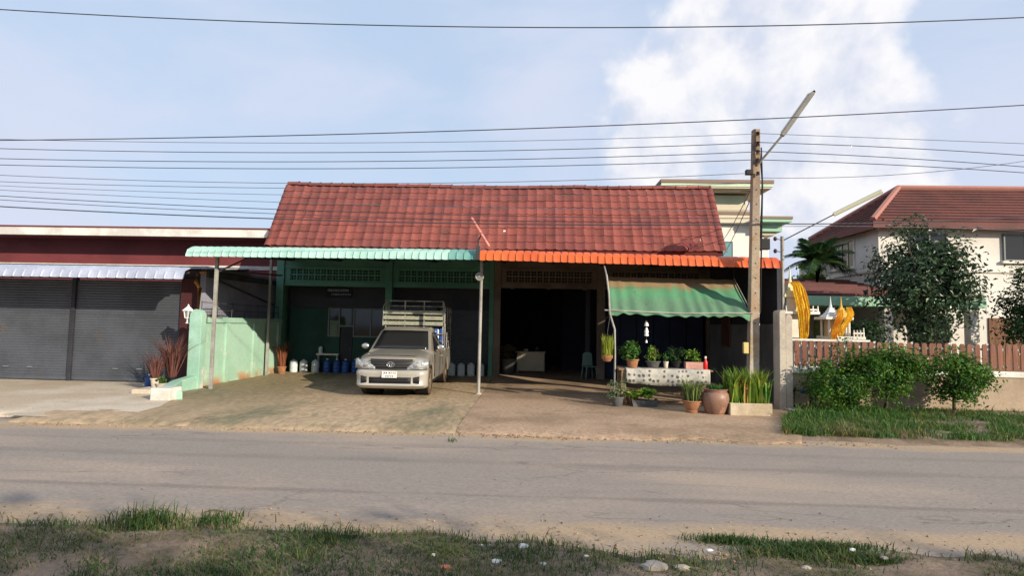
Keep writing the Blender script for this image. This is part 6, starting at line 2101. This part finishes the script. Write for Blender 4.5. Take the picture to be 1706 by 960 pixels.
m_wire = M('wire_black', S(62, 64, 72), rough=0.6, var=0)
m_wireg = M('wire_grey', S(96, 100, 110), rough=0.6, var=0)
def wire(label, pts, Y, r, xl=-520, xr=2230, mat=None, name='overhead_wire'):
    """pts: photo points of the wire (quadratic through three); hung in the plane at depth Y"""
    xs_, ys_ = [p[0] for p in pts], [p[1] for p in pts]
    co = np.polyfit(xs_, ys_, min(2, len(pts) - 1))
    P = [W(x, float(np.polyval(co, x)), Y) for x in np.linspace(xl, xr, 40)]
    o = MB().path(P, r * 0.8, 5).build(name, mat or m_wire, smooth=180)
    return tag(o, label, 'wire', 'overhead wires')
wire('topmost overhead wire crossing high above everything', [(213, 27), (853, 45), (1493, 37)], 8.0, 0.010)
wire('second highest overhead wire rising to the right past the street lamp', [(213, 231), (853, 215), (1493, 187)], 10.8, 0.013)
wire('faint overhead wire reaching the very top of the concrete pole from the left', [(213, 236), (700, 237), (1258, 223)], PY - 0.17, 0.009, xr=1258, mat=m_wireg)
wire('overhead wire left of the pole, second below its top', [(213, 252), (700, 253), (1258, 238)], PY - 0.17, 0.012, xr=1258)
wire('overhead wire left of the pole, third below its top', [(213, 268), (700, 268), (1258, 253)], PY - 0.17, 0.012, xr=1258)
wire('overhead wire left of the pole, fourth below its top', [(213, 279), (700, 280), (1258, 266)], PY - 0.17, 0.012, xr=1258)
wire('overhead wire ending at the black clamp on the pole', [(213, 300), (853, 303), (1258, 288)], PY - 0.17, 0.010, xr=1250, mat=m_wireg)
wire('faint overhead wire right of the pole at its top', [(1258, 222), (1493, 231)], PY - 0.17, 0.009, xl=1258, mat=m_wireg)
wire('overhead wire right of the pole, second below its top', [(1258, 237), (1380, 241), (1493, 246)], PY - 0.17, 0.012, xl=1258)
wire('overhead wire right of the pole, third below its top', [(1258, 252), (1380, 257), (1493, 263)], PY - 0.17, 0.012, xl=1258)
wire('overhead wire right of the pole, fourth below its top', [(1258, 266), (1380, 270), (1493, 275)], PY - 0.17, 0.012, xl=1258)
wire('thin overhead wire rising to the right behind the pole', [(1258, 296), (1380, 296), (1493, 291)], PY + 0.12, 0.009, xl=1262, mat=m_wireg)
wire('thick low cable crossing the red roof in front of the tiles', [(213, 355), (700, 371), (1258, 374)], PY - 0.14, 0.018, xr=1258)
wire('low cable right of the pole passing before the cream villa', [(1258, 373), (1380, 373), (1493, 371)], PY - 0.14, 0.016, xl=1258)
wire('thin low cable just under the thick one right of the pole', [(1258, 378), (1380, 377), (1493, 378)], PY + 0.12, 0.009, xl=1262, mat=m_wireg)
for i, (ya, yb, rr_) in enumerate(((309, 317, 0.010), (318, 330, 0.008), (327, 347, 0.009), (338, 360, 0.012), (345, 368, 0.010))):
    wire('%s from above of thin cables fanning down to the red roof' % ordn[i], [(213, ya), (560, ya * 0.35 + yb * 0.65 - 0), (1258, yb + 4 if i > 1 else yb - 12)], PY + 0.10 + 0.02 * i, rr_, xr=1258, mat=m_wireg if i < 3 else m_wire)
# service drops from the pole to the white house
for i, (p, q) in enumerate((((5.30, PY + 0.1, 5.4), (10.0, 32.9, 6.2)), ((5.30, PY + 0.1, 5.2), (10.0, 32.9, 5.2)))):
    p, q = Vector(p), Vector(q)
    o = MB().path([p.lerp(q, t) - Vector((0, 0, 1.2 * t * (1 - t))) for t in np.linspace(0, 1, 12)], 0.012, 5).build('service_cable', m_wireg, smooth=180)
    tag(o, 'thin cable sagging from the pole to the tall house, %s one' % ('upper', 'lower')[i], 'wire', 'overhead wires')

# ================================================================== ON THE ROOF
c = W(1148, 411, 19.1)
ds = thing('satellite_dish', 'dull red satellite dish on the right end of the tiled roof', 'satellite dish', (c.x, c.y, c.z - 0.15))
m_dish = M('dull_red_dish', S(104, 46, 42), rough=0.6, var=0.08)
rt = Matrix.Rotation(math.radians(38), 3, 'X') @ Matrix.Rotation(math.radians(20), 3, 'Y')
q = MB().lathe((0, 0, 0), [(0, 0), (0.12, 0.012), (0.24, 0.05), (0.34, 0.10), (0.345, 0.095), (0.24, 0.035), (0.0, -0.02)], 20)
MB().add([c + rt @ Vector(p) for p in q.v], q.f).build('dish', m_dish, ds, smooth=60)
MB().path([c, c + Vector((0.05, 0.25, -0.05)), c + Vector((0.05, 0.42, -0.12))], 0.02, 6).build('mount', m_steel, ds)
MB().path([c + Vector((0.1, -0.1, -0.05)), c + Vector((0.32, -0.12, 0.18))], 0.012, 5).build('feed_arm', m_steel, ds)
MB().lathe(c + Vector((0.32, -0.12, 0.16)), [(0, 0), (0.03, 0.0), (0.035, 0.07), (0, 0.09)], 8).build('feed_horn', m_greysteel, ds)
c = W(841, 387, 19.95)
rbk = MB().box(c.x - 0.02, c.x + 0.02, c.y - 0.06, c.y + 0.08, c.z - 0.10, c.z + 0.04).box(c.x - 0.05, c.x + 0.03, c.y - 0.08, c.y - 0.061, c.z - 0.02, c.z + 0.06)
tag(rbk.build('cable_bracket', m_white, bev=0.005), 'tiny white cable bracket on the middle of the red roof', 'bracket')

# ================================================================== LITTER ON THE NEAR VERGE
m_stone = M('pale_stone', S(176, 164, 150), S(150, 138, 124), 4, rough=0.9, bump=0.4, bscale=20, var=0.1)
m_foam = M('white_scrap', S(222, 220, 214), rough=0.8, var=0.06)
m_or = M('orange_scrap', S(214, 130, 90), rough=0.8, var=0.1)
lit = [(1090, 950, 0.10, 0.055, m_stone, 'stone', 'largest flat pale stone at the bottom edge of the verge'),
       (1136, 951, 0.06, 0.035, m_stone, 'stone', 'medium pale stone right of the largest stone'),
       (1343, 951, 0.04, 0.03, m_stone, 'stone', 'pale stone at the lower right of the verge'),
       (1473, 932, 0.03, 0.02, m_stone, 'stone', 'small pale stone near the right edge of the verge'),
       (1420, 918, 0.025, 0.018, m_foam, 'scrap', 'small white scrap on the bare right part of the verge'),
       (1182, 918, 0.03, 0.012, m_foam, 'scrap', 'thin white scrap near the road right of centre'),
       (722, 928, 0.022, 0.022, m_foam, 'scrap', 'lone round white scrap in the grass left of centre'),
       (742, 948, 0.045, 0.02, m_or, 'scrap', 'orange scrap in the grass at the bottom'),
       (802, 910, 0.018, 0.012, m_foam, 'scrap', 'left of two tiny white scraps in a pair'),
       (815, 910, 0.016, 0.012, m_foam, 'scrap', 'right of two tiny white scraps in a pair'),
       (872, 912, 0.05, 0.022, m_foam, 'scrap', 'largest white scrap at the centre of the verge'),
       (826, 938, 0.045, 0.02, m_foam, 'scrap', 'white scrap below the largest one, left of it'),
       (905, 943, 0.03, 0.022, m_foam, 'scrap', 'rounded white scrap right of the scrap pair'),
       (977, 929, 0.022, 0.016, m_foam, 'scrap', 'small white scrap right of the rounded one')]
for i, (px, py, r_, h, mt, cat, lab) in enumerate(lit):
    c = G(px, py, -0.01)
    o = MB().blob((c.x, c.y, -0.012 + h * 0.4), (r_, r_ * 0.75, h * 0.8), 9, 6, 0.22, i).build('rock' if cat == 'stone' else 'litter_scrap', mt)
    tag(o, lab, cat, 'litter on the near verge')
p = [G(x, y, 0.0) for (x, y) in ((300, 905), (325, 909), (355, 911), (380, 908), (392, 903))]
o = MB().path([Vector((q.x, q.y, 0.0)) for q in p], 0.007, 6).build('black_hose', m_black, smooth=180)
tag(o, 'short piece of black hose lying in the grass at lower left', 'hose')
p, q = G(340, 855, -0.05), G(350, 848, -0.05)
o = MB().path([(p.x, p.y, -0.045), (p.x + 0.08, p.y + 0.03, -0.03), (p.x + 0.17, p.y + 0.04, -0.045)], 0.008, 6).build('stick', m_bark)
tag(o, 'short brown stick lying on the road edge at left', 'stick')
